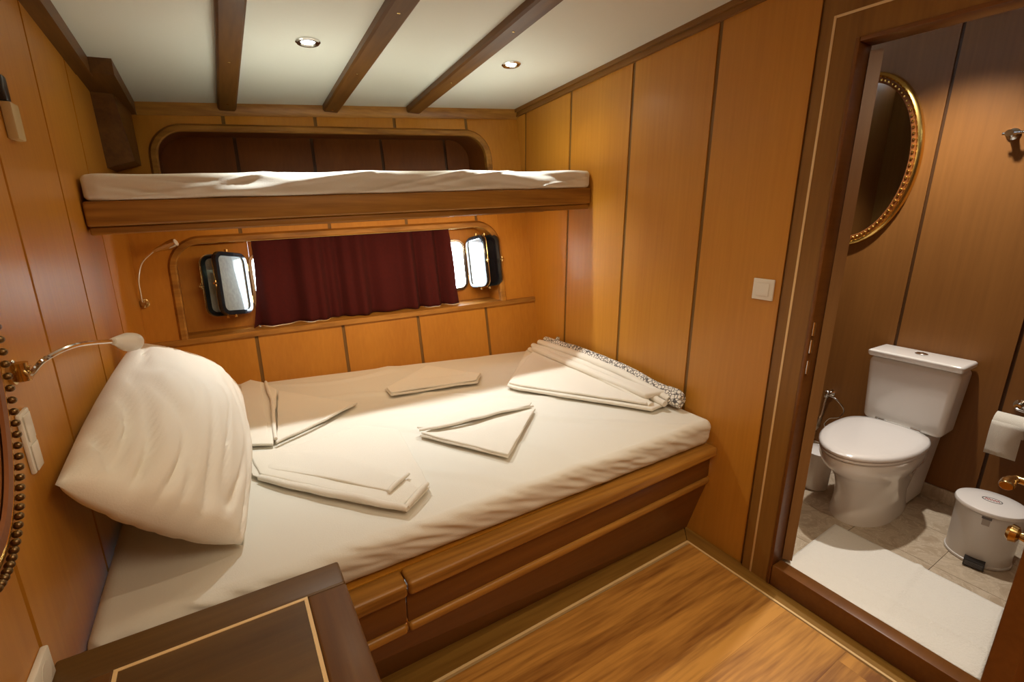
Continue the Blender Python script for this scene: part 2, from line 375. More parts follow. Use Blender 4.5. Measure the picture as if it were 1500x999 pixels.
# backing behind the panels (dark joints), above/below/beside the openings
def tl(h):
    f = opening_top(h); return lambda x: (f(x) if f(x) is not None else None)
def backing(mb, x0, x1, lo, hi): bstrip(mb, x0, x1, lo, hi, 0.006, 0.03, 10, xsr)
backing(wallm, XL-0.03, XR+0.03, -0.0, SILL-0.01)
f1, f2 = opening_top(TOP1), opening_top(TOP2)
for x0, x1 in ((XL-0.03, OX0), (OX1, XR+0.03)): backing(wallm, x0, x1, SILL-0.01, 2.35)
e_ = 1e-5
backing(wallm, OX0+e_, OX1-e_, lambda x: f1(x), NB)
backing(wallm, OX0+e_, OX1-e_, lambda x: f2(x), 2.35)
wf = struct('wall_front', wallm, JOINT)
for i in range(5):
    a, b = gb[i]+0.009, gb[i+1]-0.009
    if i == 0: a = XL
    if i == 4: b = XR
    m = MB(); bstrip(m, a, b, 0.35, SILL-0.005, 0, 0.006, 4); obj('panel', m, PANEL, wf)
    m = MB(); 
    a2, b2 = max(a, OX0+e_), min(b, OX1-e_)
    bstrip(m, a2, b2, lambda x: f1(x), NB, 0, 0.006, 4, xsr); obj('panel', m, PANEL, wf)
    m = MB(); bstrip(m, a2, b2, lambda x: f2(x), 2.30, 0, 0.006, 4, xsr); obj('panel', m, PANEL, wf)
m = MB(); bstrip(m, XL, OX0, SILL-0.005, 2.30, 0, 0.006, 3); obj('panel', m, PANEL, wf)
m = MB(); bstrip(m, OX1, XR, SILL-0.005, 2.30, 0, 0.006, 3); obj('panel', m, PANEL, wf)

def frame_band(h, bottom, wdt=0.036, d0=-0.016, d1=0.02):
    m = MB(); path = []; R = 0.16
    path.append((OX0, bottom)); 
    for k in range(13):
        a = PI-PI/2*k/12; path.append((OX0+R+R*math.cos(a), h-R+R*math.sin(a)))
    for k in range(13):
        a = PI/2-PI/2*k/12; path.append((OX1-R+R*math.cos(a), h-R+R*math.sin(a)))
    path.append((OX1, bottom)); n = len(path); v = []; f = []
    for i, (x, z) in enumerate(path):
        a = path[max(i-1, 0)]; b = path[min(i+1, n-1)]; tx, tz = b[0]-a[0], b[1]-a[1]; l = math.hypot(tx, tz)
        nx, nz = tz/l, -tx/l                                    # inward
        ix, iz = x+nx*wdt, z+nz*wdt; bx, bz = x+nx*0.007, z+nz*0.007; cx, cz = x+nx*(wdt-0.007), z+nz*(wdt-0.007)
        v += [B(x-nx*.004, z-nz*.004, 0.0), B(bx, bz, d0), B(cx, cz, d0), B(ix, iz, d0+0.007), B(ix, iz, d1), B(x, z, d1)]
    for i in range(n-1):
        for k in range(6): f.append((6*i+k, 6*i+(k+1) % 6, 6*i+6+(k+1) % 6, 6*i+6+k))
    f.append(tuple(range(6))); f.append(tuple(6*n-6+k for k in range(6)))
    return m.add(v, f)
obj('opening_frame', frame_band(TOP1, SILL), TRX, wf)
obj('opening_frame', frame_band(TOP2, NB), TRX, wf)

# recess lining: swept shell from d=0.01 to depth
def lining(h, bottom, depth, inset=0.030):
    m = MB(); R = 0.16-inset; x0, x1, t = OX0+inset, OX1-inset, h-inset; path = [(x0, bottom)]
    for k in range(13):
        a = PI-PI/2*k/12; path.append((x0+R+R*math.cos(a), t-R+R*math.sin(a)))
    for k in range(13):
        a = PI/2-PI/2*k/12; path.append((x1-R+R*math.cos(a), t-R+R*math.sin(a)))
    path.append((x1, bottom)); n = len(path); v = []; f = []
    for (x, z) in path: v += [B(x, z, 0.006), B(x, z, depth)]
    for i in range(n): f.append((2*i, 2*i+1, 2*((i+1) % n)+1, 2*((i+1) % n)))
    return m.add(v, f)
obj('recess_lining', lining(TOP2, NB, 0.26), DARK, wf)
obj('recess_lining', lining(TOP1, SILL-0.012, 0.17), PANEL, wf)
# upper recess back boards
gu = [OX0-0.02, 0.174, 0.584, 0.994, 1.410, OX1+0.02]
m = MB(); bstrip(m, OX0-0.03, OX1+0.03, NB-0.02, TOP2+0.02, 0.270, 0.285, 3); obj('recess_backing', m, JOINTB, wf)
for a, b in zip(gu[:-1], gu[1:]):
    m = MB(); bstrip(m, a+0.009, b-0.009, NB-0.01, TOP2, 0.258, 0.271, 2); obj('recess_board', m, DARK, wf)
# lower recess back wall with the two porthole apertures
HD = 0.165
AP = [(0.155, 0.48), (1.10, 1.415)]; AZ0, AZ1, AR = 1.03, 1.345, 0.05
def ap_f(x, up_):
    for a, b in AP:
        if a < x < b:
            e = min(x-a, b-x); q = 0 if e >= AR else AR-math.sqrt(max(0, AR*AR-(AR-e)**2))
            return AZ1-q if up_ else AZ0+q
    return None
xsa = [c for a, b in AP for k in range(9) for c in (a+AR*(1-math.cos(PI/2*k/8)), b-AR*(1-math.cos(PI/2*k/8)))]
edges = [OX0, AP[0][0], AP[0][1], 0.62, 0.95, AP[1][0], AP[1][1], OX1]
for a, b in zip(edges[:-1], edges[1:]):
    m = MB()
    if (a, b) in AP:
        bstrip(m, a+e_, b-e_, SILL-0.02, lambda x: ap_f(x, False), HD, HD+0.05, 2, xsa)
        bstrip(m, a+e_, b-e_, lambda x: ap_f(x, True), TOP1+0.02, HD, HD+0.05, 2, xsa)
    else: bstrip(m, a, b-(0.002 if b < OX1 else 0), SILL-0.02, TOP1+0.02, HD, HD+0.05, 2)
    obj('hull_panel', m, PANEL, wf)
# sill board
m = MB(); bstrip(m, XL, XR, SILL-0.028, SILL+0.0, -0.014, 0.03, 10); bstrip(m, OX0+0.02, OX1-0.02, SILL-0.02, SILL-0.001, 0.03, HD+0.01, 4)
struct('trim_1', m, TRX)
# moulding along the top of the hull-side wall
m = MB()
X = [XL, XR]; v = []
for x in X:
    for (dz, dd) in ((0.02, 0.05), (0.02, -0.035), (-0.028, -0.035), (-0.055, -0.018), (-0.055, 0.05)):
        z0 = 0
        y = BY(x, 2.13+0.045*(x-XR)); z = CZ(x, y)+dz; v.append((x, y+dd, z))
m.add(v, [(0, 1, 2, 3, 4), (9, 8, 7, 6, 5)]+[(k, (k+1) % 5, (k+1) % 5+5, k+5) for k in range(5)]); struct('trim_2', m, TRX)
# cornice along the right partition
m = MB()
prism(m, [(2.97, CZ(XR, 2.97)+.01), (2.97, CZ(XR, 2.97)-0.045), (-1.33, CZ(XR, -1.33)-0.045), (-1.33, CZ(XR, -1.33)+.01)], 'x', XR-0.016, XR+0.005)
prism(m, [(2.97, CZ(XR, 2.97)+.01), (2.97, CZ(XR, 2.97)-0.022), (-1.33, CZ(XR, -1.33)-0.022), (-1.33, CZ(XR, -1.33)+.01)], 'x', XR-0.030, XR-0.014)
struct('trim_3', m, TRY)
# stepped dark cornice along the left partition
m = MB()
def cz(y, d): return CZ(XL, y)+d
prism(m, [(2.60, cz(2.6, .01)), (2.60, cz(2.6, -.055)), (-1.33, cz(-1.33, -.055)), (-1.33, cz(-1.33, .01))], 'x', XL-0.002, XL+0.050)
prism(m, [(3.30, cz(3.3, .01)), (3.30, cz(3.3, -.05)), (2.56, cz(2.56, -.05)), (2.56, cz(2.56, .01))], 'x', XL-0.002, XL+0.122)
struct('trim_4', m, BEAM)
# dark knee board hanging in the back left corner
m = MB(); yk = 2.88
hexa(m, [(XL, yk, 1.70), (XL+0.105, yk, 1.735), (XL+0.105, BY(XL+.105,1.735)-.003, 1.735), (XL, BY(XL,1.7)-.003, 1.70), (XL, yk-0.05, 2.045), (XL+0.072, yk-0.05, 2.045), (XL+0.10, BY(XL+.1,2.055)-.04, 2.045), (XL, BY(XL,2.055)-.04, 2.045)])
tag(obj('corner_knee', m, BEAM), 'dark wooden knee board hanging in back left corner above the upper bunk', 'wooden bracket')

# ---- ceiling beams
for i, (xb, xf, lab) in enumerate(((0.146, 0.137, 'leftmost of the three dark wooden ceiling beams, left of the brighter lamp'), (0.655, 0.50, 'middle dark wooden ceiling beam, between the two ceiling lamps'), (1.118, 0.86, 'rightmost dark wooden ceiling beam, nearest the right partition'))):
    t = thing('ceiling_beam', (xb, 3.0, CZ(xb, 3.0)), lab, 'beam', 'dark beams across the cabin ceiling')
    m = MB(); yb, yf = BY(xb, 2.05)-0.03, -1.33
    xf2 = xb+(BEAMDX[i] if False else {0: -0.010, 1: -0.070, 2: -0.085}[i])*(yb-yf)/1.2
    xf2 = {0: 0.12, 1: 0.56, 2: 0.98}[i]
    w2 = 0.042; hgt = 0.036
    pr = lambda x, y: [(x-w2, y, CZ(x, y)+.005), (x-w2, y, CZ(x, y)-hgt+.008), (x-w2+.008, y, CZ(x, y)-hgt), (x+w2-.008, y, CZ(x, y)-hgt), (x+w2, y, CZ(x, y)-hgt+.008), (x+w2, y, CZ(x, y)+.005)]
    m.add(pr(xb, yb)+pr(xf2, yf), [(5, 4, 3, 2, 1, 0), (6, 7, 8, 9, 10, 11)]+[(k, (k+1) % 6, (k+1) % 6+6, k+6) for k in range(6)])
    obj('beam_timber', m, BEAM, t)
    for yy in (2.98, 2.37, 1.75):
        s_ = (yb-yy)/(yb-yf); xx = xb+(xf2-xb)*s_
        m = MB(); lathe(m, [(0.006, 0.001), (0.006, -0.0005), (0.004, -0.0018)], (xx, yy, CZ(xx, yy)-hgt), 'z', 12); obj('screw_plug', m, BRASS, t)

# ---- recessed ceiling lamps
nrm = Vector((-0.05, 0.0755, 1)).normalized(); ax1 = Vector((1, 0, 0.05)).normalized(); ax2 = nrm.cross(ax1)
labs = ['recessed chrome ceiling lamp between the left and middle beams', 'recessed chrome ceiling lamp right of the rightmost beam',
        'recessed chrome ceiling lamp over the front left of the cabin', 'recessed chrome ceiling lamp over the cabin floor']
for (x, y), lab in zip(LAMPS, labs):
    c = (x, y, CZ(x, y)); t = thing('ceiling_lamp', c, lab, 'lamp', 'recessed cabin ceiling lamps')
    A = (ax1, -ax2, -nrm); m = MB(); seg = 32; v = []; f = []
    prof = [(0.046, 0.0), (0.046, 0.004), (0.041, 0.008), (0.031, 0.007), (0.026, 0.002), (0.026, 0.0)]
    for (r, h) in prof:
        for k in range(seg): v.append(Vector(c)+A[0]*math.cos(2*PI*k/seg)*r+A[1]*math.sin(2*PI*k/seg)*r+A[2]*h)
    for i in range(len(prof)-1):
        for k in range(seg): f.append((i*seg+k, i*seg+(k+1) % seg, (i+1)*seg+(k+1) % seg, (i+1)*seg+k))
    m.add(v, f); obj('rim', m, CHROME, t)
    m = MB(); lathe(m, [(0.0255, 0.001), (0.0255, 0.003), (0.015, 0.004)], c, A, 24); obj('lens', m, LENS, t)
t = thing('ceiling_lamp', (2.60, 0.93, 2.42), 'recessed lamp in the bathroom ceiling above the toilet', 'lamp')
m = MB(); lathe(m, [(0.045, 0.0), (0.045, -0.006), (0.030, -0.008)], (2.60, 0.93, 2.42), 'z', 28); obj('rim', m, CHROME, t)
m = MB(); lathe(m, [(0.027, -0.0082), (0.027, -0.010)], (2.60, 0.93, 2.42), 'z', 24); obj('lens', m, LENS, t)

# ------------------------------------------------------------------ portholes
def ring(w_, h_, r, bw, th, c, U, Vv, N):            # rounded rectangular ring in plane U,V, thickness along N
    def loop(iw, ih, ir):
        o = []
        for (sx, sz, a0) in ((1, 1, 0), (-1, 1, 90), (-1, -1, 180), (1, -1, 270)):
            for k in range(6):
                a = math.radians(a0+18*k); o.append((sx*(iw/2-ir)+ir*math.cos(a), sz*(ih/2-ir)+ir*math.sin(a)))
        return o
    lo_, li = loop(w_, h_, r), loop(w_-2*bw, h_-2*bw, max(0.01, r-bw)); lm = loop(w_-0.008, h_-0.008, r-0.004)
    P = lambda p, t: c+U*p[0]+Vv*p[1]+N*t
    L = [[P(p, -th/2) for p in lo_], [P(p, th/2-.004) for p in lo_], [P(p, th/2) for p in lm], [P(p, th/2) for p in li], [P(p, -th/2) for p in li]]
    n = len(lo_); v = sum(L, []); f = []
    for i in range(5):
        for k in range(n): a = i*n; b = ((i+1) % 5)*n; f.append((a+k, a+(k+1) % n, b+(k+1) % n, b+k))
    return v, f, [P(p, 0) for p in loop(w_-2*bw+.004, h_-2*bw+.004, max(0.01, r-bw))]
def porthole(side, a, b, sheer_h, lab, angs, lab_at):
    cx = (a+b)/2; hc = (AZ0+AZ1)/2; c = B(cx, hc, HD-0.006)
    U = (B(cx+0.1, hc, HD)-B(cx-0.1, hc, HD)).normalized(); Vv = (B(cx, hc+.1, HD)-B(cx, hc-.1, HD)).normalized(); N = U.cross(Vv).normalized()
    if N.y > 0: N = -N
    t = thing('porthole', c-Vv*0.18, lab, 'porthole', 'rectangular opening portholes in the lower recess')
    v, f, _ = ring(b-a+0.03, AZ1-AZ0+0.03, 0.06, 0.020, 0.016, c, U, Vv, N); m = MB(); m.add(v, f); obj('frame', m, BRASS if False else CHROME, t)
    hinge = c+U*((b-a)/2+0.022)*side+N*0.012
    W, H_ = 0.235, 0.335
    for i, (ang, w_, gm) in enumerate(angs):
        D = (U*side*math.cos(math.radians(ang))+N*math.sin(math.radians(ang))).normalized(); NN = D.cross(Vv).normalized()
        cc = hinge+D*(w_/2+0.008)+N*0.0
        v, f, gl_ = ring(w_, H_, 0.05, 0.022, 0.020, cc, D, Vv, NN); m = MB(); m.add(v, f)
        sash = obj('sash' if i == 0 else 'deadlight', m, BLKMET, t)
        m = MB(); m.add([p+NN*.003 for p in gl_]+[p-NN*.003 for p in gl_], [tuple(range(len(gl_))), tuple(range(2*len(gl_)-1, len(gl_)-1, -1))]); obj('pane' if gm is GLASS else 'cover_plate', m, gm, sash)
        m = MB()
        v, f, _ = ring(w_+0.004, H_+0.004, 0.052, 0.006, 0.005, cc+NN*0.012*(-side if True else 1), D, Vv, NN); m.add(v, f); obj('bead', m, BRASS, sash)
        for q in (-0.45, 0.45):
            m = MB(); p0 = cc+D*(w_/2-0.03)*(0.2)+Vv*(H_/2*q*2*1.0+0.0)
            tube(m, [p0, p0+Vv*(0.022 if q > 0 else -0.022)], 0.006, 8); tube(m, [p0+Vv*(0.022 if q > 0 else -0.022), p0+Vv*(0.032 if q > 0 else -0.032)], 0.010, 8); obj('dog_screw', m, BRASS, sash)
        m = MB(); p0 = cc+D*(w_/2); tube(m, [p0, p0+D*0.022], 0.006, 8); tube(m, [p0+D*.010-Vv*.016, p0+D*.010+Vv*.016], 0.004, 8); obj('latch', m, BRASS, sash)
    for q in (-0.09, 0.09):
        m = MB(); tube(m, [hinge+Vv*(q-.02), hinge+Vv*(q+.02)], 0.008, 10); obj('hinge', m, BRASS, t)
porthole(-1, *AP[0], 0, 'open porthole at the left end of the recess, its sash swung in beside the curtain', [(60, 0.24, GLASS), (28, 0.225, GLASS)], 0)
porthole(1, *AP[1], 0, 'open porthole at the right end of the recess, with a dark cover swung back', [(72, 0.20, GLASS), (45, 0.235, DGLASS)], 0)

# ------------------------------------------------------------------ curtain
t = thing('curtain', B(0.72, 1.42, 0.02), 'dark red gathered curtain hanging in the lower recess between the portholes', 'curtain')
m = MB(); nx, nz = 220, 24; v = []; f = []
def wave(x, q):
    return 0.017*math.sin(x*36+2.2*math.sin(x*6))+0.010*math.sin(x*71+2+1.5*math.sin(x*11))+0.010*(1-q)*math.sin(x*21+1)
for j in range(nz+1):
    q = j/nz
    x0 = 0.170+(-0.050)*(q**3)*1.0-0.012*math.sin(PI*q)*0; x1 = 1.292+0.012*math.sin(q*3.0)+0.030*max(0, q-0.75)*4*0.5
    for i in range(nx+1):
        x = x0+(x1-x0)*i/nx; h = 1.446-(1.446-SILL-0.003)*q
        v.append(B(x, h, 0.075+1.45*wave(x, q)*(0.55+0.5*q)))
for j in range(nz):
    for i in range(nx): a = j*(nx+1)+i; f.append((a, a+1, a+nx+2, a+nx+1))
m.add(v, f); o = obj('fabric', m, CURT, t, smooth=80); md = o.modifiers.new('thickness', 'SOLIDIFY'); md.thickness = 0.002
m = MB(); tube(m, [B(OX0+0.06, 1.432, 0.050), B(OX1-0.06, 1.432, 0.050)], 0.005, 8); obj('curtain_wire', m, BRASS, t)

# ------------------------------------------------------------------ upper bunk
def bz(x): return 0.046*(x-XR)
def by(x): return 2.106-0.030*(x-XR)
t = thing('upper_bunk', (0.7, by(0.7), 1.40), 'narrow wooden upper bunk board running wall to wall above the lower recess', 'bunk')
x0, x1 = XL+0.003, XR-0.003
def shear(p): return Vector((p.x, p.y+by(p.x), p.z+bz(p.x)))
m = MB(); rbox(m, (x0, 0, 1.555), (x1, 0.035, 1.640), 0.010, (12, 1, 1), 3, shear); obj('front_rail', m, TRX, t)
m = MB(); rbox(m, (x0+.004, 0.010, 1.527), (x1-.004, 0.045, 1.5535), 0.006, (12, 1, 1), 2, shear); obj('lower_moulding', m, TRX, t)
def shear2(p):
    q = p.y/0.8; yb = BY(p.x, p.z+bz(p.x))-0.004; return Vector((p.x, by(p.x)+0.036+(yb-by(p.x)-0.036)*q, p.z+bz(p.x)))
m = MB(); rbox(m, (x0+.002, 0, 1.540), (x1-.002, 0.8, 1.590), 0.002, (12, 1, 1), 1, shear2); obj('bunk_bottom', m, PANEL, t)
# invented fitting for the fill light added under the bunk
t = thing('added_bunk_strip', (0.75, 2.27, 1.53), 'slim strip added under the upper bunk to house a fill light', 'lamp')
m = MB(); rbox(m, (-0.06, 2.235, 1.50), (1.56, 2.305, 1.515), 0.004, (1, 1, 1), 2, lambda p: Vector((p.x, p.y-0.03*(p.x-0.75), p.z+0.022+bz(p.x)))); obj('added_strip_housing', m, TRX, t)
# bunk mattress
def nz_(x, y, z, s=1.0): return noise.noise(Vector((x*s, y*s, z*s)))
def bunk_m(p):
    q = p.y/0.8; z = p.z; x = p.x
    yf_ = by(x)+0.004; yb = BY(x, 1.64+bz(x))-0.035
    y = yf_+(yb-yf_)*q
    k = max(0, min(1, (z-1.6)/0.02)) if z > 1.6 else 0
    wr_ = abs(nz_(x*3.2+z*20, y*2, z*9))*0.018+max(0, 1-9*abs(nz_(x*2.6-z*16, y*2, z*5)))*0.007+nz_(x*9-z*30, y*3, z*6)*0.005
    amp = 1 if q < 0.1 else 0.6
    if 0.03 < (x-x0) < (x1-x0)-0.03:
        y -= wr_*amp*(1 if q < .1 else 0); z += (0.006*nz_(x*2.5, y*2, 4)+wr_*0.4) if z > 1.70 else 0
    return Vector((x, y, z+bz(x)))
m = MB(); rbox(m, (x0+.006, 0, 1.6405), (x1-.006, 0.8, 1.728), 0.020, (150, 26, 8), 4, bunk_m)
tag(obj('bunk_mattress', m, SHEET, smooth=80), 'thin mattress in a wrinkled white sheet on the upper bunk', 'mattress')

# ------------------------------------------------------------------ lower bed
def ry(x): return 1.105+0.040*(x-0.259)            # front edge of the rail
t = thing('bed_box', (0.7, 1.9, 0.0), 'built-in wooden bed base with stepped front and two rounded rails', 'bed')
def rs(p): return Vector((p.x, p.y+ry(p.x), p.z))
SX = 0.335
for (a, b) in ((XL+0.004, SX-0.0015), (SX+0.0015, XR-0.004)):
    m = MB(); rbox(m, (a, 0, 0.440), (b, 0.075, 0.487), 0.012, (8, 1, 1), 4, rs); obj('top_rail', m, TRX, t)
    m = MB(); rbox(m, (a, 0.020, 0.293), (b, 0.06, 0.325), 0.012, (8, 1, 1), 3, rs); obj('lower_rail', m, TRX, t)
    m = MB(); rbox(m, (a+.0, 0.032, 0.3255), (b-.0, 0.056, 0.4395), 0.003, (6, 1, 1), 1, rs); obj('upper_panel', m, MAHO, t)
m = MB(); v = []
for x in (XL+0.004, XR-0.004):
    v += [(x, ry(x)+0.036, 0.292), (x, 1.283, 0.0), (x, 1.31, 0.0), (x, 1.31, 0.292)]
m.add(v, [(0, 1, 2, 3), (7, 6, 5, 4)]+[(k, (k+1) % 4, (k+1) % 4+4, k+4) for k in range(4)]); obj('kick_panel', m, MAHO, t)
m = MB(); v = []
for z in (0.44, 0.483):
    v += [(XL+.006, ry(XL)+0.076, z), (XR-.006, ry(XR)+0.076, z), (XR-.006, BY(XR, z)-.01, z), (XL+.006, BY(XL, z)-.01, z)]
hexa(m, v); obj('bed_board', m, PANEL, t)
# mattress
mx0, mx1 = XL+0.008, XR-0.010
def mat_fn(p):
    x, z = p.x, p.z; q = p.y/1.5
    yf_ = 1.160+0.030*(x-mx0)/2.1; yb = BY(x, 0.55)-0.010
    y = yf_+(yb-yf_)*q
    if z > 0.52:                                         # top sheet: shallow undulation, soft creases
        e = min(1, max(0, (x-mx0)/0.1), ) * min(1, max(0, (mx1-x)/0.1))
        z += e*(0.003*nz_(x*2, y*2, 1)+0.0025*nz_(x*5, y*9, 7))*(1 if q > 0.02 else 0.4)
        cr = abs(nz_(x*1.6+y*2.2, y*0.7-x*0.5, 3.3)); z += e*0.007*max(0, 1-cr*11)
    k = max(0, 1-q/0.03)
    if k > 0:
        s = (z-0.49)/0.12
        y -= k*(0.011*abs(nz_(x*8+s*3.2, s*1.5, 2))+0.007*nz_(x*24+s*6, s*2, 5))*(0.4+0.8*s)*min(1, (mx1-x)/0.05)
        y += k*0.012*(1-s)
    return Vector((x, y, z))
m = MB(); rbox(m, (mx0, 0, 0.4885), (mx1, 1.5, 0.612), 0.040, (200, 110, 8), 6, mat_fn)
tag(obj('bed_mattress', m, SHEET, smooth=80), 'large mattress in a fitted white sheet on the lower bed', 'mattress')

# ------------------------------------------------------------------ pillow
def pillow(name, A_, B_, C_, D_, th, seed):
    A_, B_, C_, D_ = map(Vector, (A_, B_, C_, D_)); n = 56; v = []; f = []
    N = ((B_-A_).cross(C_-A_)).normalized()
    if N.z < 0: N = -N
    for s in (1, -1):
        for j in range(n+1):
            for i in range(n+1):
                a, b = i/n, j/n
                # corners pull out, sides bow in
                s_, t_ = 2*a-1, 2*b-1
                u_ = 0.5+0.5*s_*math.sqrt(1-0.10*t_*t_)*1.035; v_ = 0.5+0.5*t_*math.sqrt(1-0.09*s_*s_)*1.03
                p = A_*(1-u_)*(1-v_)+B_*u_*(1-v_)+C_*(1-u_)*v_+D_*u_*v_
                e = (math.sin(PI*a)**0.46)*(math.sin(PI*b)**0.40)
                edge = min(a, 1-a, b, 1-b)
                wv = noise.noise(Vector((a*3+seed, b*4, s)))*0.022*e
                # creases radiating from the near short side
                k = max(0, 1-b/0.45); c1 = abs(noise.noise(Vector((a*6+b*3, b*2.2-a*1.5, seed+3))))
                k2 = max(0, 1-a/0.35)
                wv -= 0.026*max(0, 1-c1*5.0)*(k*0.9+k2*0.6+0.15)*min(1, edge*14)
                wv += 0.010*noise.noise(Vector((a*11+b*7, b*6, seed)))*min(1, edge*10)*(0.3+k+k2)
                v.append(p+N*s*(e*th*(1.0 if s > 0 else 0.75)+(wv if s > 0 else wv*.5)))
        base = len(v)-(n+1)**2
        for j in range(n):
            for i in range(n):
                q = base+j*(n+1)+i; w4 = (q, q+1, q+n+2, q+n+1); f.append(w4 if s > 0 else tuple(reversed(w4)))
    m = MB(); m.add(v, f)
    me_o = obj(name, m, PILLOW, smooth=85)
    bm = bmesh.new(); bm.from_mesh(me_o.data); bmesh.ops.remove_doubles(bm, verts=bm.verts, dist=0.0008); bmesh.ops.recalc_face_normals(bm, faces=bm.faces); bm.to_mesh(me_o.data); bm.free()
    return me_o
tag(pillow('pillow', (-0.345, 1.195, 0.975), (-0.045, 1.305, 0.632), (-0.325, 2.28, 1.02), (-0.005, 2.28, 0.755), 0.150, 2.0),
    'large plump white pillow leaning against the left partition on the lower bed', 'pillow')

# ------------------------------------------------------------------ towels
def cloth(pts, th, seed=0.0, amp=0.003):
    bm = bmesh.new(); vs = [bm.verts.new(p) for p in pts]; fc = bm.faces.new(vs); bm.normal_update()
    if fc.normal.z < 0: bmesh.ops.reverse_faces(bm, faces=[fc])
    r = bmesh.ops.extrude_face_region(bm, geom=[fc]); top = [e for e in r['geom'] if isinstance(e, bmesh.types.BMVert)]
    for q in top: q.co.z += th
    bmesh.ops.recalc_face_normals(bm, faces=bm.faces)
    bmesh.ops.bevel(bm, geom=list(bm.edges), offset=th*0.42, segments=3, profile=0.5, affect='EDGES')
    bmesh.ops.triangulate(bm, faces=[q for q in bm.faces if len(q.verts) > 4])
    for _ in range(4):
        L = [e for e in bm.edges if e.calc_length() > 0.035]
        if not L: break
        bmesh.ops.subdivide_edges(bm, edges=L, cuts=1, use_grid_fill=True)
        bmesh.ops.triangulate(bm, faces=[q for q in bm.faces if len(q.verts) > 4])
    for q in bm.verts:
        q.co.z += amp*noise.noise(Vector((q.co.x*9+seed, q.co.y*9, seed))) + amp*0.5
        q.co.x += amp*1.2*noise.noise(Vector((q.co.y*14+seed, q.co.z*20, 5))); q.co.y += amp*1.2*noise.noise(Vector((q.co.x*14+seed, 9, q.co.z*20)))
    m = MB(); bm.verts.index_update(); m.add([q.co.copy() for q in bm.verts], [tuple(x.index for x in q.verts) for q in bm.faces]); bm.free(); return m
Z = 0.623
def towel(label, layers, rolls=(), group='folded white towels on the lower bed', name='folded_towel'):
    c = layers[0][0]; cx = sum(p[0] for p in c)/len(c); cy = sum(p[1] for p in c)/len(c)
    t = thing(name, (cx, cy, Z), label, 'towel', group)
    for i, (poly, z, th) in enumerate(layers):
        pts = [(p[0], p[1], z if len(p) < 3 else p[2]) for p in poly]
        obj('folded_layer', cloth(pts, th, i*3.7+cx), TOWEL, t, smooth=60)
    for (pts, r, flat, mat) in rolls:
        m = MB(); P = smooth_path(pts, 7)
        P = [p+Vector((0.006*noise.noise(p*9), 0.003*noise.noise(p*23+Vector((3, 0, 0))), 0.004*noise.noise(p*11))) for p in P]
        n = len(P); tube(m, P, [r*(0.75+0.25*math.sin(PI*min(1, (i+1)/n*1.0)))for i in range(n)], 12, True, flat); obj('fold_roll', m, mat, t, smooth=70)
    return t
# A: centre right triangle
towel('white towel folded to a triangle at the centre of the lower bed', [
    ([(0.60, 1.70), (0.815, 1.357), (1.15, 1.675), (1.02, 1.86)], Z, 0.010),
    ([(0.605, 1.70), (0.815, 1.36), (0.86, 1.40), (1.145, 1.665), (0.80, 1.60)], Z+0.0105, 0.009),
    ([(0.602, 1.735), (0.64, 1.70), (1.13, 1.685), (1.155, 1.71), (1.00, 1.84)], Z+0.0205, 0.008)],
    [([(0.606, 1.715, Z+.025), (0.75, 1.685, Z+.030), (0.95, 1.69, Z+.030), (1.15, 1.69, Z+.022)], 0.010, 0.75, TOWEL)])
# B: long one in front
towel('long white towel folded in a wedge at the front of the bed near pillow', [
    ([(-0.015, 1.90, Z), (0.00, 1.71, Z), (0.17, 1.48, Z), (0.385, 1.235, Z), (0.495, 1.325, Z), (0.545, 1.80, Z), (0.42, 1.93, Z), (0.15, 1.875, Z)], Z, 0.006),
    ([(0.00, 1.90, Z), (0.02, 1.70, Z), (0.18, 1.495, Z+.006), (0.38, 1.255, Z+.0065), (0.455, 1.320, Z+.0065), (0.40, 1.50, Z+.006), (0.20, 1.78, Z+.002)], Z, 0.013),
    ([(0.02, 1.89, Z+.002), (0.05, 1.72, Z+.004), (0.20, 1.545, Z+.014), (0.360, 1.345, Z+.018), (0.420, 1.400, Z+.017), (0.30, 1.66, Z+.008)], Z, 0.010)],
    [([(0.02, 1.685, Z+.006), (0.17, 1.487, Z+.014), (0.30, 1.337, Z+.018), (0.388, 1.237, Z+.014)], 0.014, 0.9, TOWEL),
     ([(0.388, 1.245, Z+.016), (0.43, 1.280, Z+.020), (0.488, 1.328, Z+.018)], 0.011, 0.9, TOWEL),
     ([(0.36, 1.335, Z+.030), (0.40, 1.368, Z+.032), (0.452, 1.412, Z+.026)], 0.009, 0.9, TOWEL)])
# C: by the pillow, back
towel('white towel with thin pointed flap, folded beside the far end of the pillow', [
    ([(0.005, 2.74), (0.06, 2.80), (0.115, 2.72), (0.165, 2.57), (0.085, 1.925), (-0.01, 1.965)], Z, 0.012),
    ([(0.10, 1.95), (0.455, 2.165), (0.47, 2.19), (0.17, 2.56)], Z, 0.006),
    ([(0.01, 2.70, Z+.010), (0.06, 2.78, Z+.010), (0.105, 2.70, Z+.010), (0.075, 1.97, Z+.004), (0.00, 1.99, Z+.004)], Z, 0.010)],
    [([(0.095, 1.93, Z+.010), (0.27, 2.035, Z+.012), (0.462, 2.175, Z+.010)], 0.008, 0.9, TOWEL),
     ([(0.125, 2.70, Z+.018), (0.125, 2.40, Z+.022), (0.095, 1.95, Z+.016)], 0.009, 0.9, TOWEL)])
# D: small at the back
towel('small white towel folded flat at the back centre of the lower bed', [
    ([(0.642, 2.19), (0.638, 2.296), (0.97, 2.555), (1.174, 2.246), (1.095, 2.136)], Z, 0.010),
    ([(0.645, 2.20), (0.645, 2.285), (0.80, 2.33), (1.165, 2.235), (1.09, 2.145)], Z+0.0105, 0.010)])
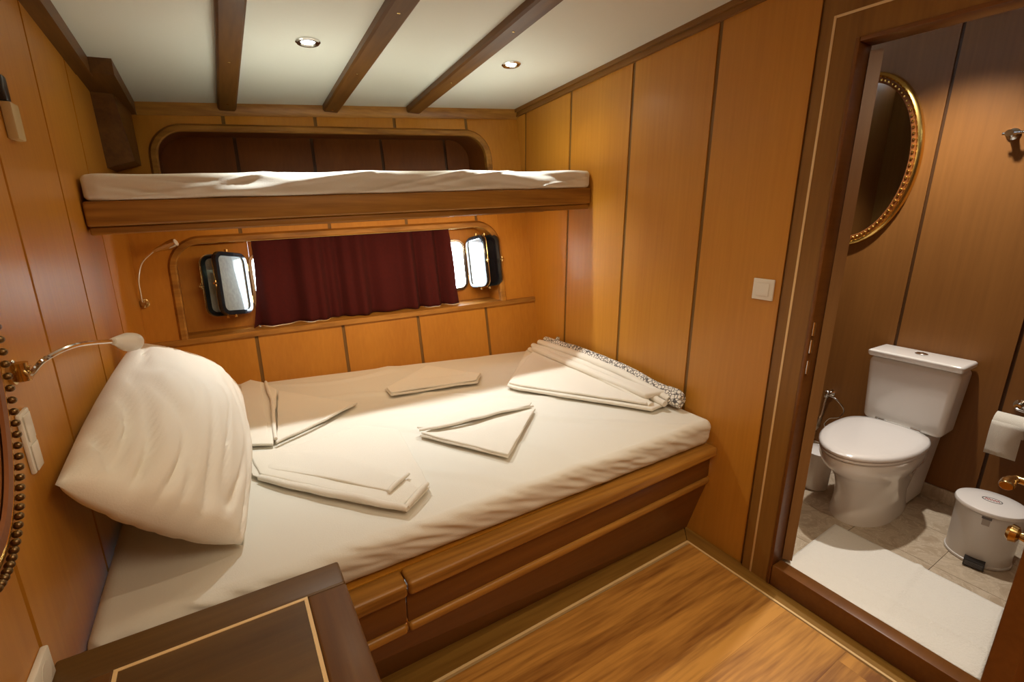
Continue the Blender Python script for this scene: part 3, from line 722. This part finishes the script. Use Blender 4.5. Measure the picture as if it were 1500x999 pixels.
# E: big patterned-edge bath towel in the far right corner
big = towel('thick cream bath towel fanned in folds at the foot of the bed, grey lattice edge', [
    ([(1.195, 2.00, Z), (1.22, 1.93, Z), (1.60, 1.385, Z), (1.74, 1.40, Z), (1.75, 2.45, Z), (1.64, 2.50, Z)], Z, 0.016),
    ([(1.205, 2.00, Z+.016), (1.24, 1.93, Z+.016), (1.60, 1.42, Z+.02), (1.73, 1.50, Z+.02), (1.73, 2.40, Z+.02), (1.66, 2.44, Z+.018)], Z, 0.012),
    ([(1.62, 2.42, Z+.03), (1.62, 1.45, Z+.03), (1.775, 1.42, Z+.03), (1.775, 2.38, Z+.03)], Z, 0.030)],
    [([(1.640, 2.46, Z+.030), (1.650, 2.10, Z+.036), (1.640, 1.75, Z+.036), (1.620, 1.41, Z+.018)], 0.023, 0.85, TOWEL),
     ([(1.675, 2.47, Z+.052), (1.680, 2.10, Z+.058), (1.680, 1.75, Z+.055), (1.680, 1.38, Z+.026)], 0.023, 0.85, TOWEL),
     ([(1.705, 2.44, Z+.074), (1.715, 2.10, Z+.080), (1.720, 1.75, Z+.072), (1.722, 1.39, Z+.036)], 0.025, 0.85, TOWEL),
     ([(1.745, 2.43, Z+.088), (1.750, 2.10, Z+.094), (1.755, 1.75, Z+.085), (1.755, 1.45, Z+.056)], 0.026, 0.9, PATT),
     ([(1.765, 2.34, Z+.092), (1.775, 2.33, Z+.120)], 0.014, 1.0, PATT),
     ([(1.758, 1.52, Z+.050), (1.757, 1.42, Z+.040), (1.752, 1.345, Z+.036)], 0.036, 0.95, PATT),
     ([(1.735, 1.44, Z+.030), (1.735, 1.38, Z+.028), (1.732, 1.335, Z+.024)], 0.024, 0.95, PATT),
     ([(1.768, 1.44, Z+.064), (1.765, 1.38, Z+.060), (1.760, 1.350, Z+.052)], 0.018, 0.95, PATT)], group='folded white towels on the lower bed', name='bath_towel')

# ------------------------------------------------------------------ nightstand
t = thing('nightstand', (-0.11, 0.85, 0.0), 'dark wooden bedside cabinet with a light inlay line around its top', 'cabinet')
nx0, nx1, ny0, ny1, NZ = XL+0.003, 0.150, 0.52, 1.062, 0.68
m = MB(); box(m, (nx0, ny0+.01, 0.0), (nx1-.012, ny1-.008, NZ-0.03)); obj('carcass', m, MAHO, t)
ix0, ix1, iy0, iy1 = -0.262, 0.060, 0.58, 0.972
NSY = NSTOP
m = MB(); rbox(m, (nx0, iy1+.008, NZ-0.03), (nx1, ny1, NZ), 0.006, (1, 1, 1), 3); obj('top_border', m, NSTOP, t)
m = MB(); rbox(m, (ix1+.008, ny0, NZ-0.03), (nx1, iy1+.0075, NZ), 0.006, (1, 1, 1), 3); obj('top_border', m, BEAM, t)
m = MB(); rbox(m, (nx0, ny0, NZ-0.03), (ix0-.008, iy1+.0075, NZ), 0.003, (1, 1, 1), 2); obj('top_border', m, BEAM, t)
m = MB(); box(m, (ix0+.0005, ny0, NZ-0.03), (ix1-.0005, iy1-.0005, NZ-.0008)); obj('top_panel', m, NSTOP, t)
m = MB(); box(m, (ix0-.0075, iy1, NZ-0.02), (ix1+.0075, iy1+.0075, NZ)); obj('inlay_strip', m, INLAY, t)
m = MB(); box(m, (ix1, ny0, NZ-0.02), (ix1+.0075, iy1-.0002, NZ)); obj('inlay_strip', m, INLAY, t)
m = MB(); box(m, (ix0-.0075, ny0, NZ-0.02), (ix0, iy1-.0002, NZ)); obj('inlay_strip', m, INLAY, t)
m = MB(); rbox(m, (nx1-.0115, ny0+.04, 0.08), (nx1-.001, ny1-.04, 0.62), 0.003); d = obj('door', m, MAHO, t)
m = MB(); lathe(m, [(0.005, 0), (0.005, 0.012), (0.012, 0.016), (0.012, 0.024), (0.006, 0.028)], (nx1-.0008, ny0+.09, 0.38), 'x', 14); obj('knob', m, BRASS, d)

# ------------------------------------------------------------------ reading lamps
def reading_lamp(label, base, bdir, neck, head, headmat=WHITE):
    t = thing('reading_lamp', base, label, 'lamp', 'gooseneck reading lamps of the cabin')
    b0 = Vector(base); bd = Vector(bdir)
    m = MB(); tube(m, [b0, b0+bd*0.006, b0+bd*0.008], [0.024, 0.024, 0.018], 18); tube(m, [b0+bd*0.008, b0+bd*0.030], 0.010, 12); obj('wall_base', m, BRASS, t)
    m = MB(); tube(m, [b0+bd*0.016-Vector((0, 0, .018)), b0+bd*0.016+Vector((0, 0, .018))], [0.012, 0.012], 14); obj('switch_barrel', m, BRASS, t)
    m = MB(); tube(m, smooth_path(neck, 8), 0.0045, 8); obj('gooseneck', m, CHROME, t)
    P = smooth_path(head, 6); n = len(P); m = MB()
    tube(m, P, [0.0075+0.0145*min(1, (i/n)*1.6)**1.2*(1 if i < n-2 else 0.93) for i in range(n)], 18); obj('lamp_head', m, headmat, t)
    d = (Vector(head[-1])-Vector(head[-2])).normalized(); m = MB(); tube(m, [Vector(head[-1])+d*0.0003, Vector(head[-1])+d*0.002], 0.0165, 18); obj('lens', m, WHITE, t)
reading_lamp('gooseneck reading lamp with white head arching from left partition over the pillow', (XL+0.0005, 1.24, 1.205), (1, 0, 0),
    [(-0.350, 1.24, 1.205), (-0.330, 1.19, 1.205), (-0.308, 1.125, 1.228), (-0.28, 1.10, 1.256), (-0.25, 1.165, 1.261), (-0.225, 1.335, 1.226)],
    [(-0.225, 1.335, 1.226), (-0.218, 1.365, 1.218), (-0.21, 1.40, 1.207), (-0.203, 1.44, 1.198)])
reading_lamp('small gooseneck reading lamp on back left corner panel below upper bunk', (-0.352, BY(-0.352, 1.06)-0.0005, 1.06), (0, -1, 0),
    [(-0.352, 2.955, 1.075), (-0.350, 2.945, 1.12), (-0.345, 2.93, 1.19), (-0.318, 2.92, 1.27), (-0.262, 2.90, 1.325)],
    [(-0.262, 2.90, 1.325), (-0.230, 2.89, 1.338), (-0.195, 2.88, 1.352), (-0.165, 2.87, 1.366)], CHROME)

# ------------------------------------------------------------------ oval mirrors
def oval_mirror(c, xdir, label, a=0.27, b=0.43, bead_out=False):
    t = thing('oval_mirror', c, label, 'mirror', 'oval mirrors with beaded gilt frames')
    c = Vector(c); n = 72; X_ = xdir
    def E(rx, rz, k, off): ang = 2*PI*k/n; return c+Vector((X_*off, rx*math.cos(ang), rz*math.sin(ang)))
    m = MB(); m.add([E(a-.02, b-.02, k, 0.010) for k in range(n)]+[E(a-.02, b-.02, k, 0.002) for k in range(n)], [tuple(range(n)), tuple(range(2*n-1, n-1, -1))]+[(k, (k+1) % n, (k+1) % n+n, k+n) for k in range(n)]); obj('mirror_glass', m, MIRROR, t)
    def loft(prof, mat, nm):
        m = MB(); v = []; f = []; q = len(prof)
        for k in range(n):
            for (dr, off) in prof: v.append(E(a+dr, b+dr, k, off))
        for k in range(n):
            for i in range(q): f.append((k*q+i, k*q+(i+1) % q, ((k+1) % n)*q+(i+1) % q, ((k+1) % n)*q+i))
        m.add(v, f); obj(nm, m, mat, t)
    hs = 0.45 if bead_out else 1.0
    loft([(-0.014, 0.001), (-0.014, 0.020*hs), (-0.006, 0.030*hs), (0.004, 0.026*hs), (0.010, 0.018*hs), (0.012, 0.001)], GOLD, 'outer_rim')
    loft([(-0.040, 0.0115), (-0.036, 0.016), (-0.016, 0.016), (-0.0145, 0.0115)], DARK, 'inner_rim')
    m = MB(); nb = 110 if bead_out else 84
    for k in range(nb):
        ang = 2*PI*k/nb; rr = (0.020 if bead_out else -0.026); p = c+Vector((X_*(0.013 if bead_out else 0.018), (a+rr)*math.cos(ang), (b+rr)*math.sin(ang)))
        r_ = 0.0072 if bead_out else 0.0068
        prof = [(r_*0.45, -r_*0.9), (r_*0.87, -r_*0.5), (r_, 0), (r_*0.87, r_*0.5), (r_*0.45, r_*0.9)]; lathe(m, [(q[0], q[1]*X_) for q in prof], p, 'x', 8)
    obj('beading', m, GOLD if not bead_out else DBRASS, t, kind='stuff')
oval_mirror((XL+0.001, 0.945, 1.35), 1, 'beaded gilt oval mirror on left partition at the left picture edge', 0.228, 0.385, True)
oval_mirror((XB-0.001, 1.345, 1.765), -1, 'beaded gilt oval mirror on the bathroom wall above the toilet', 0.275, 0.425)

# ------------------------------------------------------------------ small wall fittings
t = thing('light_switch', (XR-0.001, 1.059, 1.214), 'square white light switch on right partition beside the door casing', 'switch')
m = MB(); rbox(m, (XR-0.009, 1.017, 1.174), (XR-0.0003, 1.101, 1.256), 0.003, (1, 1, 1), 2); obj('switch_plate', m, WHITE, t)
m = MB(); rbox(m, (XR-0.013, 1.033, 1.190), (XR-0.0092, 1.085, 1.240), 0.0018); obj('rocker', m, WHITE, t)
t = thing('wall_switch', (XL+0.001, 1.24, 1.07), 'pale double rocker wall switch on left partition beside the gilt mirror', 'switch')
m = MB(); rbox(m, (XL+.0003, 1.200, 1.005), (XL+0.008, 1.252, 1.130), 0.003); obj('switch_plate', m, WHITE, t)
for z in (1.008, 1.070): m = MB(); rbox(m, (XL+.0083, 1.208, z), (XL+0.011, 1.244, z+0.054), 0.002); obj('rocker', m, WHITE, t)
t = thing('wall_socket', (XL+0.001, 0.99, 0.70), 'white wall socket on left partition just above the nightstand', 'socket')
m = MB(); rbox(m, (XL+.0003, 0.945, 0.683), (XL+0.012, 1.030, 0.745), 0.003); obj('socket_plate', m, WHITE, t)
m = MB(); lathe(m, [(0.022, 0), (0.022, 0.001), (0.018, 0.001)], (XL+0.0125, 0.99, 0.715), 'x', 20); obj('socket_insert', m, WHITE, t)
t = thing('door_catch', (XL+0.001, 1.60, 1.68), 'cream wall fitting with dark top high on left partition', 'wall fitting')
m = MB(); rbox(m, (XL+.0003, 1.585, 1.665), (XL+0.020, 1.64, 1.745), 0.004); obj('body', m, plain('aged_cream_plastic', (0.55, 0.42, 0.20), 0.5), t)
m = MB(); rbox(m, (XL+.0003, 1.585, 1.7455), (XL+0.016, 1.615, 1.80), 0.004); obj('dark_top', m, BLACK, t)

# ------------------------------------------------------------------ doorway: casing, jamb, threshold
mb = MB()
fr = MB()
prism(fr, [(0.865, 0.0), (0.977, 0.0), (0.977, 2.19), (0.865, 2.19)], 'x', XR-0.016, XR+0.009)
prism(fr, [(-0.05, 2.03), (0.8648, 2.03), (0.8648, 2.19), (-0.05, 2.19)], 'x', XR-0.016, XR+0.009)
prism(fr, [(-0.05, 0.0), (0.165, 0.0), (0.165, 2.0295), (-0.05, 2.0295)], 'x', XR-0.016, XR+0.009)
dr = struct('door_1', fr, TRZ)
def cpart(name, mat, lo, hi, par=dr, r=0.002): m = MB(); rbox(m, lo, hi, r); return obj(name, m, mat, par)
cpart('inlay_strip', INLAY, (XR-0.018, 0.934, 0.0), (XR-0.0162, 0.942, 2.112), r=.0004)
cpart('inlay_strip', INLAY, (XR-0.018, 0.0, 2.104), (XR-0.0162, 0.9338, 2.112), r=.0004)
cpart('jamb', MAHO, (XR-0.022, 0.852, 0.0), (XR+0.060, 0.8645, 2.029))
cpart('jamb', MAHO, (XR-0.022, 0.166, 0.0), (XR+0.060, 0.182, 2.029))
cpart('jamb_head', MAHO, (XR-0.022, 0.1825, 2.016), (XR+0.060, 0.8515, 2.0295))
cpart('threshold', MAHO, (XR-0.020, 0.1825, 0.0), (XR+0.045, 0.8515, 0.095), r=.006)
for z in (1.10, 1.035, 0.955): 
    m = MB(); tube(m, [(XR-0.012, 0.8485, z-.025), (XR-0.012, 0.8485, z+.025)], 0.006, 10); obj('hinge', m, CHROME, dr)
# bathroom door leaf, swung inward and seen edge-on
t = thing('door_leaf', (1.875, 0.846, 0.10), 'brown door leaf swung into the bathroom, seen by its narrow edge at left jamb', 'door')
dv = Vector((0.845, 0.535, 0)).normalized(); nv = Vector((-dv.y, dv.x, 0)); p0 = Vector((1.872, 0.818, 0.0))
def leafbox(a, b, c0, c1, z0, z1): 
    m = MB(); q = [p0+dv*a+nv*c0, p0+dv*b+nv*c0, p0+dv*b+nv*c1, p0+dv*a+nv*c1]; return hexa(m, [(k.x, k.y, z0) for k in q]+[(k.x, k.y, z1) for k in q])
LEAFM = wood('pink_lit_door_edge', (0.36, 0.175, 0.095), (0.26, 0.115, 0.06), 'Z', 0.3, 0.4, 10, 0.05)  # pinkish bathroom light put into the colour of the leaf
obj('leaf', leafbox(0, 0.60, 0, 0.036, 0.10, 2.0), LEAFM, t)
m = leafbox(0.06, 0.54, -0.004, 0.0, 0.20, 0.95); obj('raised_panel', m, MAHO, t)
m = leafbox(0.06, 0.54, -0.004, 0.0, 1.05, 1.90); obj('raised_panel', m, MAHO, t)
# cabin door leaf at the right picture edge with brass handles
t = thing('cabin_door', (1.52, 0.13, 0.04), 'dark wooden door leaf with brass handles at the right picture edge', 'door')
m = MB(); rbox(m, (1.250, 0.108, 0.045), (1.780, 0.150, 1.98), 0.003, (1, 1, 1), 2); obj('leaf', m, MAHO, t)
def lever(z, x, reach, ln, nm):
    m = MB(); lathe(m, [(0.024, 0), (0.024, 0.006), (0.014, 0.010)], (x, 0.1502, z), 'y', 20); tube(m, [(x, 0.158, z), (x, 0.150+reach, z)], 0.008, 12)
    tube(m, smooth_path([(x+.004, 0.146+reach, z), (x-.012, 0.152+reach, z), (x-.03, 0.153+reach, z+.001), (x-ln, 0.15+reach, z+.002)], 6), [0.009]*6+[0.010]*6+[0.012]*6+[0.010], 12, True, 0.8); return obj(nm, m, BRASS, t)
lever(0.975, 1.335, 0.050, 0.06, 'lever_handle')
m = MB(); x, z = 1.325, 0.862; lathe(m, [(0.020, 0), (0.020, 0.005), (0.010, 0.009), (0.008, 0.018), (0.017, 0.022), (0.019, 0.032), (0.012, 0.038)], (x, 0.1502, z), 'y', 20); obj('thumb_turn', m, BRASS, t)

# ------------------------------------------------------------------ bathroom
BZ = 0.07
mb = MB(); box(mb, (XR+0.036, -0.40, 0.0), (XB+0.03, 1.70, BZ-0.008)); bf = struct('floor_bathroom', mb, GROUT)
ty = [-0.39, -0.09, 0.21, 0.51, 0.81, 1.11, 1.41, 1.69]; tx = [1.852, 2.09, 2.39, 2.69, 2.995]
for a, b in zip(tx[:-1], tx[1:]):
    for c, d_ in zip(ty[:-1], ty[1:]):
        m = MB(); box(m, (a+.001, c+.001, BZ-0.008), (b-.001, d_-.001, BZ)); obj('floor_tile', m, MARBLE, bf)
mb = MB(); box(mb, (XB+0.010, -0.40, 0.0), (XB+0.035, 1.70, 2.40)); wbb = struct('wall_bathroom', mb, JOINTB)
gy = [-0.39, 0.105, 0.56, 1.007, 1.455, 1.69]
for a, b in zip(gy[:-1], gy[1:]):
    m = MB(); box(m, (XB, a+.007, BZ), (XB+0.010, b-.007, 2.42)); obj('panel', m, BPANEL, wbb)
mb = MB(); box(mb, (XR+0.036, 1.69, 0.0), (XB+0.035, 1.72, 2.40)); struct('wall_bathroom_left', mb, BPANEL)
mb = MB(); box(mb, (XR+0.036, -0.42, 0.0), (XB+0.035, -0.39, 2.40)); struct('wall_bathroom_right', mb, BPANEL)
mb = MB(); box(mb, (XR+0.036, -0.42, 2.42), (XB+0.035, 1.72, 2.45)); struct('ceiling_bathroom', mb, CEIL)
m = MB(); rbox(m, (XB-0.012, -0.389, BZ), (XB-.0003, 1.689, BZ+0.075), 0.002); struct('baseboard_bathroom', m, MARBLE)
m = MB(); rbox(m, (XR+0.037, 0.90, BZ), (XR+0.050, 1.689, BZ+0.08), 0.002); struct('baseboard_partition', m, MARBLE)
m = MB(); rbox(m, (XR+0.053, 1.676, BZ), (XB-.014, 1.6895, BZ+0.08), 0.002); struct('baseboard_left', m, MARBLE)

# toilet
TX, TY = 2.815, 0.858
t = thing('toilet', (2.60, TY, BZ), 'white close-coupled toilet with closed seat lid in the bathroom', 'toilet')
def tank(x0, x1, hw0, hw1, z0, z1, r):
    def fn(p):
        q = (p.z-z0)/(z1-z0); s = hw0+(hw1-hw0)*q; return Vector((p.x-(0.012*q if p.x < (x0+x1)/2 else 0), TY+(p.y)*s, p.z))
    m = MB(); rbox(m, (x0, -1, z0), (x1, 1, z1), r, (2, 4, 4), 4, fn); return m
def tank2(x0, x1, hw0, hw1, z0, z1, r):
    def fn(p):
        q = (p.z-z0)/(z1-z0); s = (hw0+(hw1-hw0)*q)/hw1; return Vector((p.x-(0.014*q if p.x < (x0+x1)/2 else 0), TY+p.y*s, p.z))
    m = MB(); rbox(m, (x0, -hw1, z0), (x1, hw1, z1), r, (2, 6, 4), 4, fn); return m
obj('tank', tank2(2.820, 2.985, 0.166, 0.184, 0.455, 0.793, 0.028), PORC, t)
obj('tank_lid', tank2(2.802, 2.990, 0.190, 0.190, 0.7945, 0.830, 0.014), PORC, t)
m = MB(); lathe(m, [(0.026, 0), (0.026, 0.004), (0.020, 0.007), (0.020, 0.005), (0.010, 0.006)], (2.895, TY, 0.8302), 'z', 24); obj('flush_button', m, CHROME, t)
def D(cx, hw, lf, lb, n=40, sq=2.2):                  # plan outline of a toilet ring: round in front (-x), squarer behind
    o = []
    for k in range(n):
        a = 2*PI*k/n; c, s = math.cos(a), math.sin(a)
        e = 2.0 if c < 0 else 3.0
        rx = lf if c < 0 else lb
        o.append((cx+rx*math.copysign(abs(c)**(2/e), c), TY+hw*math.copysign(abs(s)**(2/e), s)))
    return o
def loftz(secs, cap=True):
    m = MB(); v = []; f = []; n = len(secs[0][0])
    for pts, z in secs: v += [(p[0], p[1], (z(p) if callable(z) else z)) for p in pts]
    for i in range(len(secs)-1):
        for k in range(n): f.append((i*n+k, i*n+(k+1) % n, (i+1)*n+(k+1) % n, (i+1)*n+k))
    f.append(tuple(reversed(range(n)))); f.append(tuple(range((len(secs)-1)*n, len(secs)*n)))
    return m.add(v, f)
secs = [(D(2.60, 0.125, 0.215, 0.27), BZ), (D(2.60, 0.125, 0.215, 0.27), BZ+.012), (D(2.60, 0.120, 0.205, 0.27), BZ+.05), (D(2.60, 0.120, 0.198, 0.27), BZ+.13), (D(2.59, 0.130, 0.215, 0.27), BZ+.20),
        (D(2.57, 0.145, 0.255, 0.27), BZ+.26), (D(2.555, 0.168, 0.315, 0.27), BZ+.31), (D(2.55, 0.176, 0.335, 0.27), BZ+.350), (D(2.55, 0.176, 0.335, 0.27), BZ+.374), (D(2.55, 0.166, 0.325, 0.26), BZ+.380)]
obj('bowl', loftz(secs), PORC, t, smooth=50)
def fnp(p):
    q = (p.z-BZ)/0.385; return Vector((p.x, TY+p.y*(0.80+0.2*q), p.z))
m = MB(); rbox(m, (2.70, -0.135, BZ+.0005), (2.975, 0.135, 0.4545), 0.03, (2, 2, 4), 4, fnp); obj('rear_column', m, PORC, t)
secs = [(D(2.55, 0.176, 0.336, 0.225), 0.4515), (D(2.55, 0.181, 0.341, 0.228), 0.455), (D(2.55, 0.181, 0.341, 0.228), 0.462), (D(2.55, 0.177, 0.336, 0.226), 0.466)]
obj('seat', loftz(secs), SEATW, t, smooth=50)
secs = [(D(2.55, 0.178, 0.337, 0.226), 0.4675), (D(2.55, 0.184, 0.344, 0.230), 0.471), (D(2.55, 0.184, 0.344, 0.230), 0.480), (D(2.55, 0.176, 0.334, 0.223), 0.488), (D(2.55, 0.150, 0.300, 0.195), 0.492), (D(2.55, 0.10, 0.22, 0.13), 0.4945), (D(2.55, 0.03, 0.08, 0.04), 0.4955)]
obj('seat_lid', loftz(secs), SEATW, t, smooth=50)
for s in (-1, 1):
    m = MB(); tube(m, [(2.792, TY+s*0.075-.02, 0.478), (2.792, TY+s*0.075+.02, 0.478)], 0.011, 12); obj('seat_hinge', m, CHROME, t)

# stop valve with hose
t = thing('water_valve', (XB-.001, 1.262, 0.46), 'chrome water valve with thin looped hose left of the toilet', 'valve')
m = MB(); lathe(m, [(0.022, 0), (0.022, -0.006), (0.010, -0.012), (0.010, -0.05)], (XB-.0005, 1.262, 0.475), 'x', 16); lathe(m, [(0.016, -0.015), (0.018, 0.0), (0.016, 0.020), (0.008, 0.026)], (XB-0.055, 1.262, 0.475), 'z', 12); obj('valve_body', m, CHROME, t)
m = MB(); tube(m, smooth_path([(XB-.055, 1.262, 0.46), (XB-.06, 1.265, 0.42), (XB-.075, 1.262, 0.36), (XB-.08, 1.268, 0.33)], 6), 0.012, 10); tube(m, [(XB-.08, 1.268, 0.335), (XB-.09, 1.272, 0.28), (XB-.09, 1.29, 0.24)], [0.018, 0.020, 0.014], 12); obj('hand_spray', m, plain('brushed_nickel', (0.62, 0.55, 0.45), 0.25, 1.0), t)
m = MB(); tube(m, smooth_path([(XB-.07, 1.25, 0.478), (XB-.07, 1.20, 0.465), (XB-.07, 1.155, 0.42), (XB-.07, 1.17, 0.37), (XB-.08, 1.215, 0.345), (XB-.08, 1.235, 0.30), (XB-.08, 1.21, 0.27)], 8), 0.004, 8); obj('hose', m, CHROME, t)
m = MB(); lathe(m, [(0.020, -0.02), (0.022, 0.0), (0.018, 0.02)], (XB-.09, 1.285, 0.225), 'y', 12); obj('hose_coupling', m, CHROME, t)
# small pail behind
t = thing('brush_pail', (2.56, 1.10, BZ), 'small white pail on the floor at the left side of the toilet', 'pail')
m = MB(); c = (2.60, 1.10, BZ); lathe(m, [(0.060, 0), (0.064, 0.004), (0.072, 0.20), (0.068, 0.20), (0.062, 0.02)], c, 'z', 32); obj('body', m, PORC, t)
m = MB(); lathe(m, [(0.072, 0.2005), (0.077, 0.203), (0.077, 0.212), (0.070, 0.216)], c, 'z', 32); obj('lid', m, SEATW, t)

# pedal bin
bc = (2.640, 0.440, BZ); t = thing('pedal_bin', bc, 'round white pedal bin with black pedal and oval logo on the lid', 'bin')
m = MB(); lathe(m, [(0.104, 0), (0.108, 0.004), (0.108, 0.012), (0.104, 0.014), (0.106, 0.235), (0.100, 0.238)], bc, 'z', 48); obj('body', m, BINM, t)
m = MB(); lathe(m, [(0.108, 0.2385), (0.114, 0.241), (0.115, 0.250), (0.112, 0.256), (0.098, 0.261), (0.060, 0.265), (0.02, 0.266)], bc, 'z', 48); lid = obj('lid', m, SEATW, t)
V3 = lambda x, y, z: Vector((x, y, z))
dirn = Vector((-bc[0], -bc[1], 0)).normalized(); sd = Vector((-dirn.y, dirn.x, 0))
def oval(m, ra, rb, wd, z):
    n = 40; v = []; f = []; cc = Vector((bc[0], bc[1], z))
    for k in range(n):
        a = 2*PI*k/n
        for q in (0, 1):
            for zz in (0, 0.0012): v.append(cc+sd*math.cos(a)*(ra-q*wd)+dirn*math.sin(a)*(rb-q*wd)+Vector((0, 0, zz)))
    for k in range(n):
        a = 4*k; b = 4*((k+1) % n)
        f += [(a+1, b+1, b+3, a+3), (a, a+1, a+1, a)[:0] or (a, b, b+1, a+1), (a+2, a+3, b+3, b+2)]
    m.add(v, f)
m = MB(); oval(m, 0.032, 0.022, 0.0035, BZ+0.2655); obj('logo_ring', m, GREY, lid)
m = MB(); cc = Vector((bc[0], bc[1], BZ+0.2672)); tube(m, smooth_path([cc+sd*(-0.022+0.0044*i)+dirn*(0.006*(-1)**i) for i in range(11)], 4), 0.0012, 6); obj('logo_script', m, RED, lid)
fp = Vector(bc)+dirn*0.1065
def plate(w_, z0, z1, d0, d1):
    m = MB(); q = [fp+sd*(-w_/2)+dirn*d1, fp+sd*(w_/2)+dirn*d1, fp+sd*(w_/2)+dirn*d0, fp+sd*(-w_/2)+dirn*d0]
    return hexa(m, [(k.x, k.y, z0) for k in q]+[(k.x, k.y, z1) for k in q])
obj('label', plate(0.024, BZ+0.195, BZ+0.222, -0.006, 0.0012), plain('grey_label', (0.40, 0.36, 0.33), 0.5), t); obj('label', plate(0.030, BZ+0.2225, BZ+0.232, -0.006, 0.0014), GREY, t)
# pedal seen left of the label
sd_off = sd*0
obj('pedal', plate(0.064, BZ+0.006, BZ+0.034, -0.012, 0.030), BLACK, t)
m = MB()
for k in range(4):
    q = fp+dirn*0.0302; 
    for s in (-1,): 
        a = q+sd*(-0.028)+Vector((0, 0, 0.012+k*0.005)); b = q+sd*(0.028)+Vector((0, 0, 0.012+k*0.005)); tube(m, [a, b], 0.0011, 6)
obj('pedal_grip', m, GREY, t)

# bath mat
v = []; f = []; n1, n2 = 60, 60
for j in range(n2+1):
    for i in range(n1+1):
        a, b = i/n1, j/n2
        x = (1.860+0.01*b)*(1-a)+2.325*a; y = (0.842*(1-b)+0.225*b)*(1-a)+(0.862*(1-b)+0.277*b)*a
        z = BZ+0.007+0.002*noise.noise(Vector((x*8, y*8, 0)))+0.007*math.exp(-((b-0.56)/0.018)**2)*(0.4+0.6*a)+0.003*math.exp(-((a-0.25-0.1*b)/0.02)**2)
        if min(a, b, 1-a, 1-b) < 0.02: z -= 0.003
        v.append((x, y, z))
for j in range(n2):
    for i in range(n1): q = j*(n1+1)+i; f.append((q, q+1, q+n1+2, q+n1+1))
m = MB(); m.add(v, f); o = tag(obj('bath_mat', m, MAT, smooth=80), 'white towelling bath mat lying on the marble floor just inside the doorway', 'mat')
md = o.modifiers.new('thickness', 'SOLIDIFY'); md.thickness = 0.006; md.offset = -1

# paper holder
t = thing('toilet_paper', (XB-0.075, 0.49, 0.60), 'toilet paper roll with hanging sheet beside the pedal bin', 'toilet paper')
def rollc(ra, rb, y0, y1, c):
    m = MB(); n = 32; v = []
    for y in (y0, y1):
        for r in (ra, rb):
            for k in range(n): v.append((c[0]+r*math.cos(2*PI*k/n), y, c[2]+r*math.sin(2*PI*k/n)))
    f = []
    for k in range(n):
        l = (k+1) % n; f += [(k, l, 2*n+l, 2*n+k), (n+k, 3*n+k, 3*n+l, n+l), (k, n+k, n+l, l), (2*n+k, 2*n+l, 3*n+l, 3*n+k)]
    return m.add(v, f)
pc = (XB-0.075, 0.5, 0.585)
obj('roll', rollc(0.050, 0.02, 0.448, 0.552, pc), TOWEL, t)
m = MB(); v = []; 
for k in range(9):
    z = pc[2]+0.02-k*0.020; x = pc[0]-0.0515-0.006*math.sin(k*0.6)*0.5-(0.0 if k else 0); v += [(x, 0.448, z), (x, 0.552, z)]
m.add(v, [(2*k, 2*k+1, 2*k+3, 2*k+2) for k in range(8)]); o = obj('hanging_sheet', m, TOWEL, t, smooth=60); md = o.modifiers.new('thickness', 'SOLIDIFY'); md.thickness = 0.0015
t = thing('paper_holder', (XB-.001, 0.50, 0.66), 'chrome toilet paper holder arm on the bathroom wall', 'paper holder')
m = MB(); lathe(m, [(0.024, 0), (0.024, -0.006), (0.012, -0.012), (0.012, -0.05)], (XB-.0005, 0.50, 0.668), 'x', 18); obj('wall_rose', m, CHROME, t)
m = MB(); tube(m, smooth_path([(XB-.045, 0.50, 0.668), (XB-.06, 0.50, 0.662), (XB-.065, 0.46, 0.655), (XB-.07, 0.425, 0.645), (XB-.075, 0.425, 0.60), (XB-.075, 0.435, 0.585), (XB-.075, 0.56, 0.585)], 5), 0.005, 8); obj('arm', m, CHROME, t)
# towel bar
t = thing('towel_rail', (XB-.001, 0.752, 1.83), 'chrome towel rail high on the bathroom wall at the right picture edge', 'towel rail')
for y in (0.752, 0.20):
    m = MB(); lathe(m, [(0.024, 0), (0.024, -0.006), (0.014, -0.014), (0.011, -0.05), (0.014, -0.062)], (XB-.0005, y, 1.832), 'x', 18); obj('wall_rose', m, CHROME, t)
m = MB(); tube(m, [(XB-.052, 0.775, 1.832), (XB-.052, 0.18, 1.832)], 0.006, 10); obj('bar', m, CHROME, t)
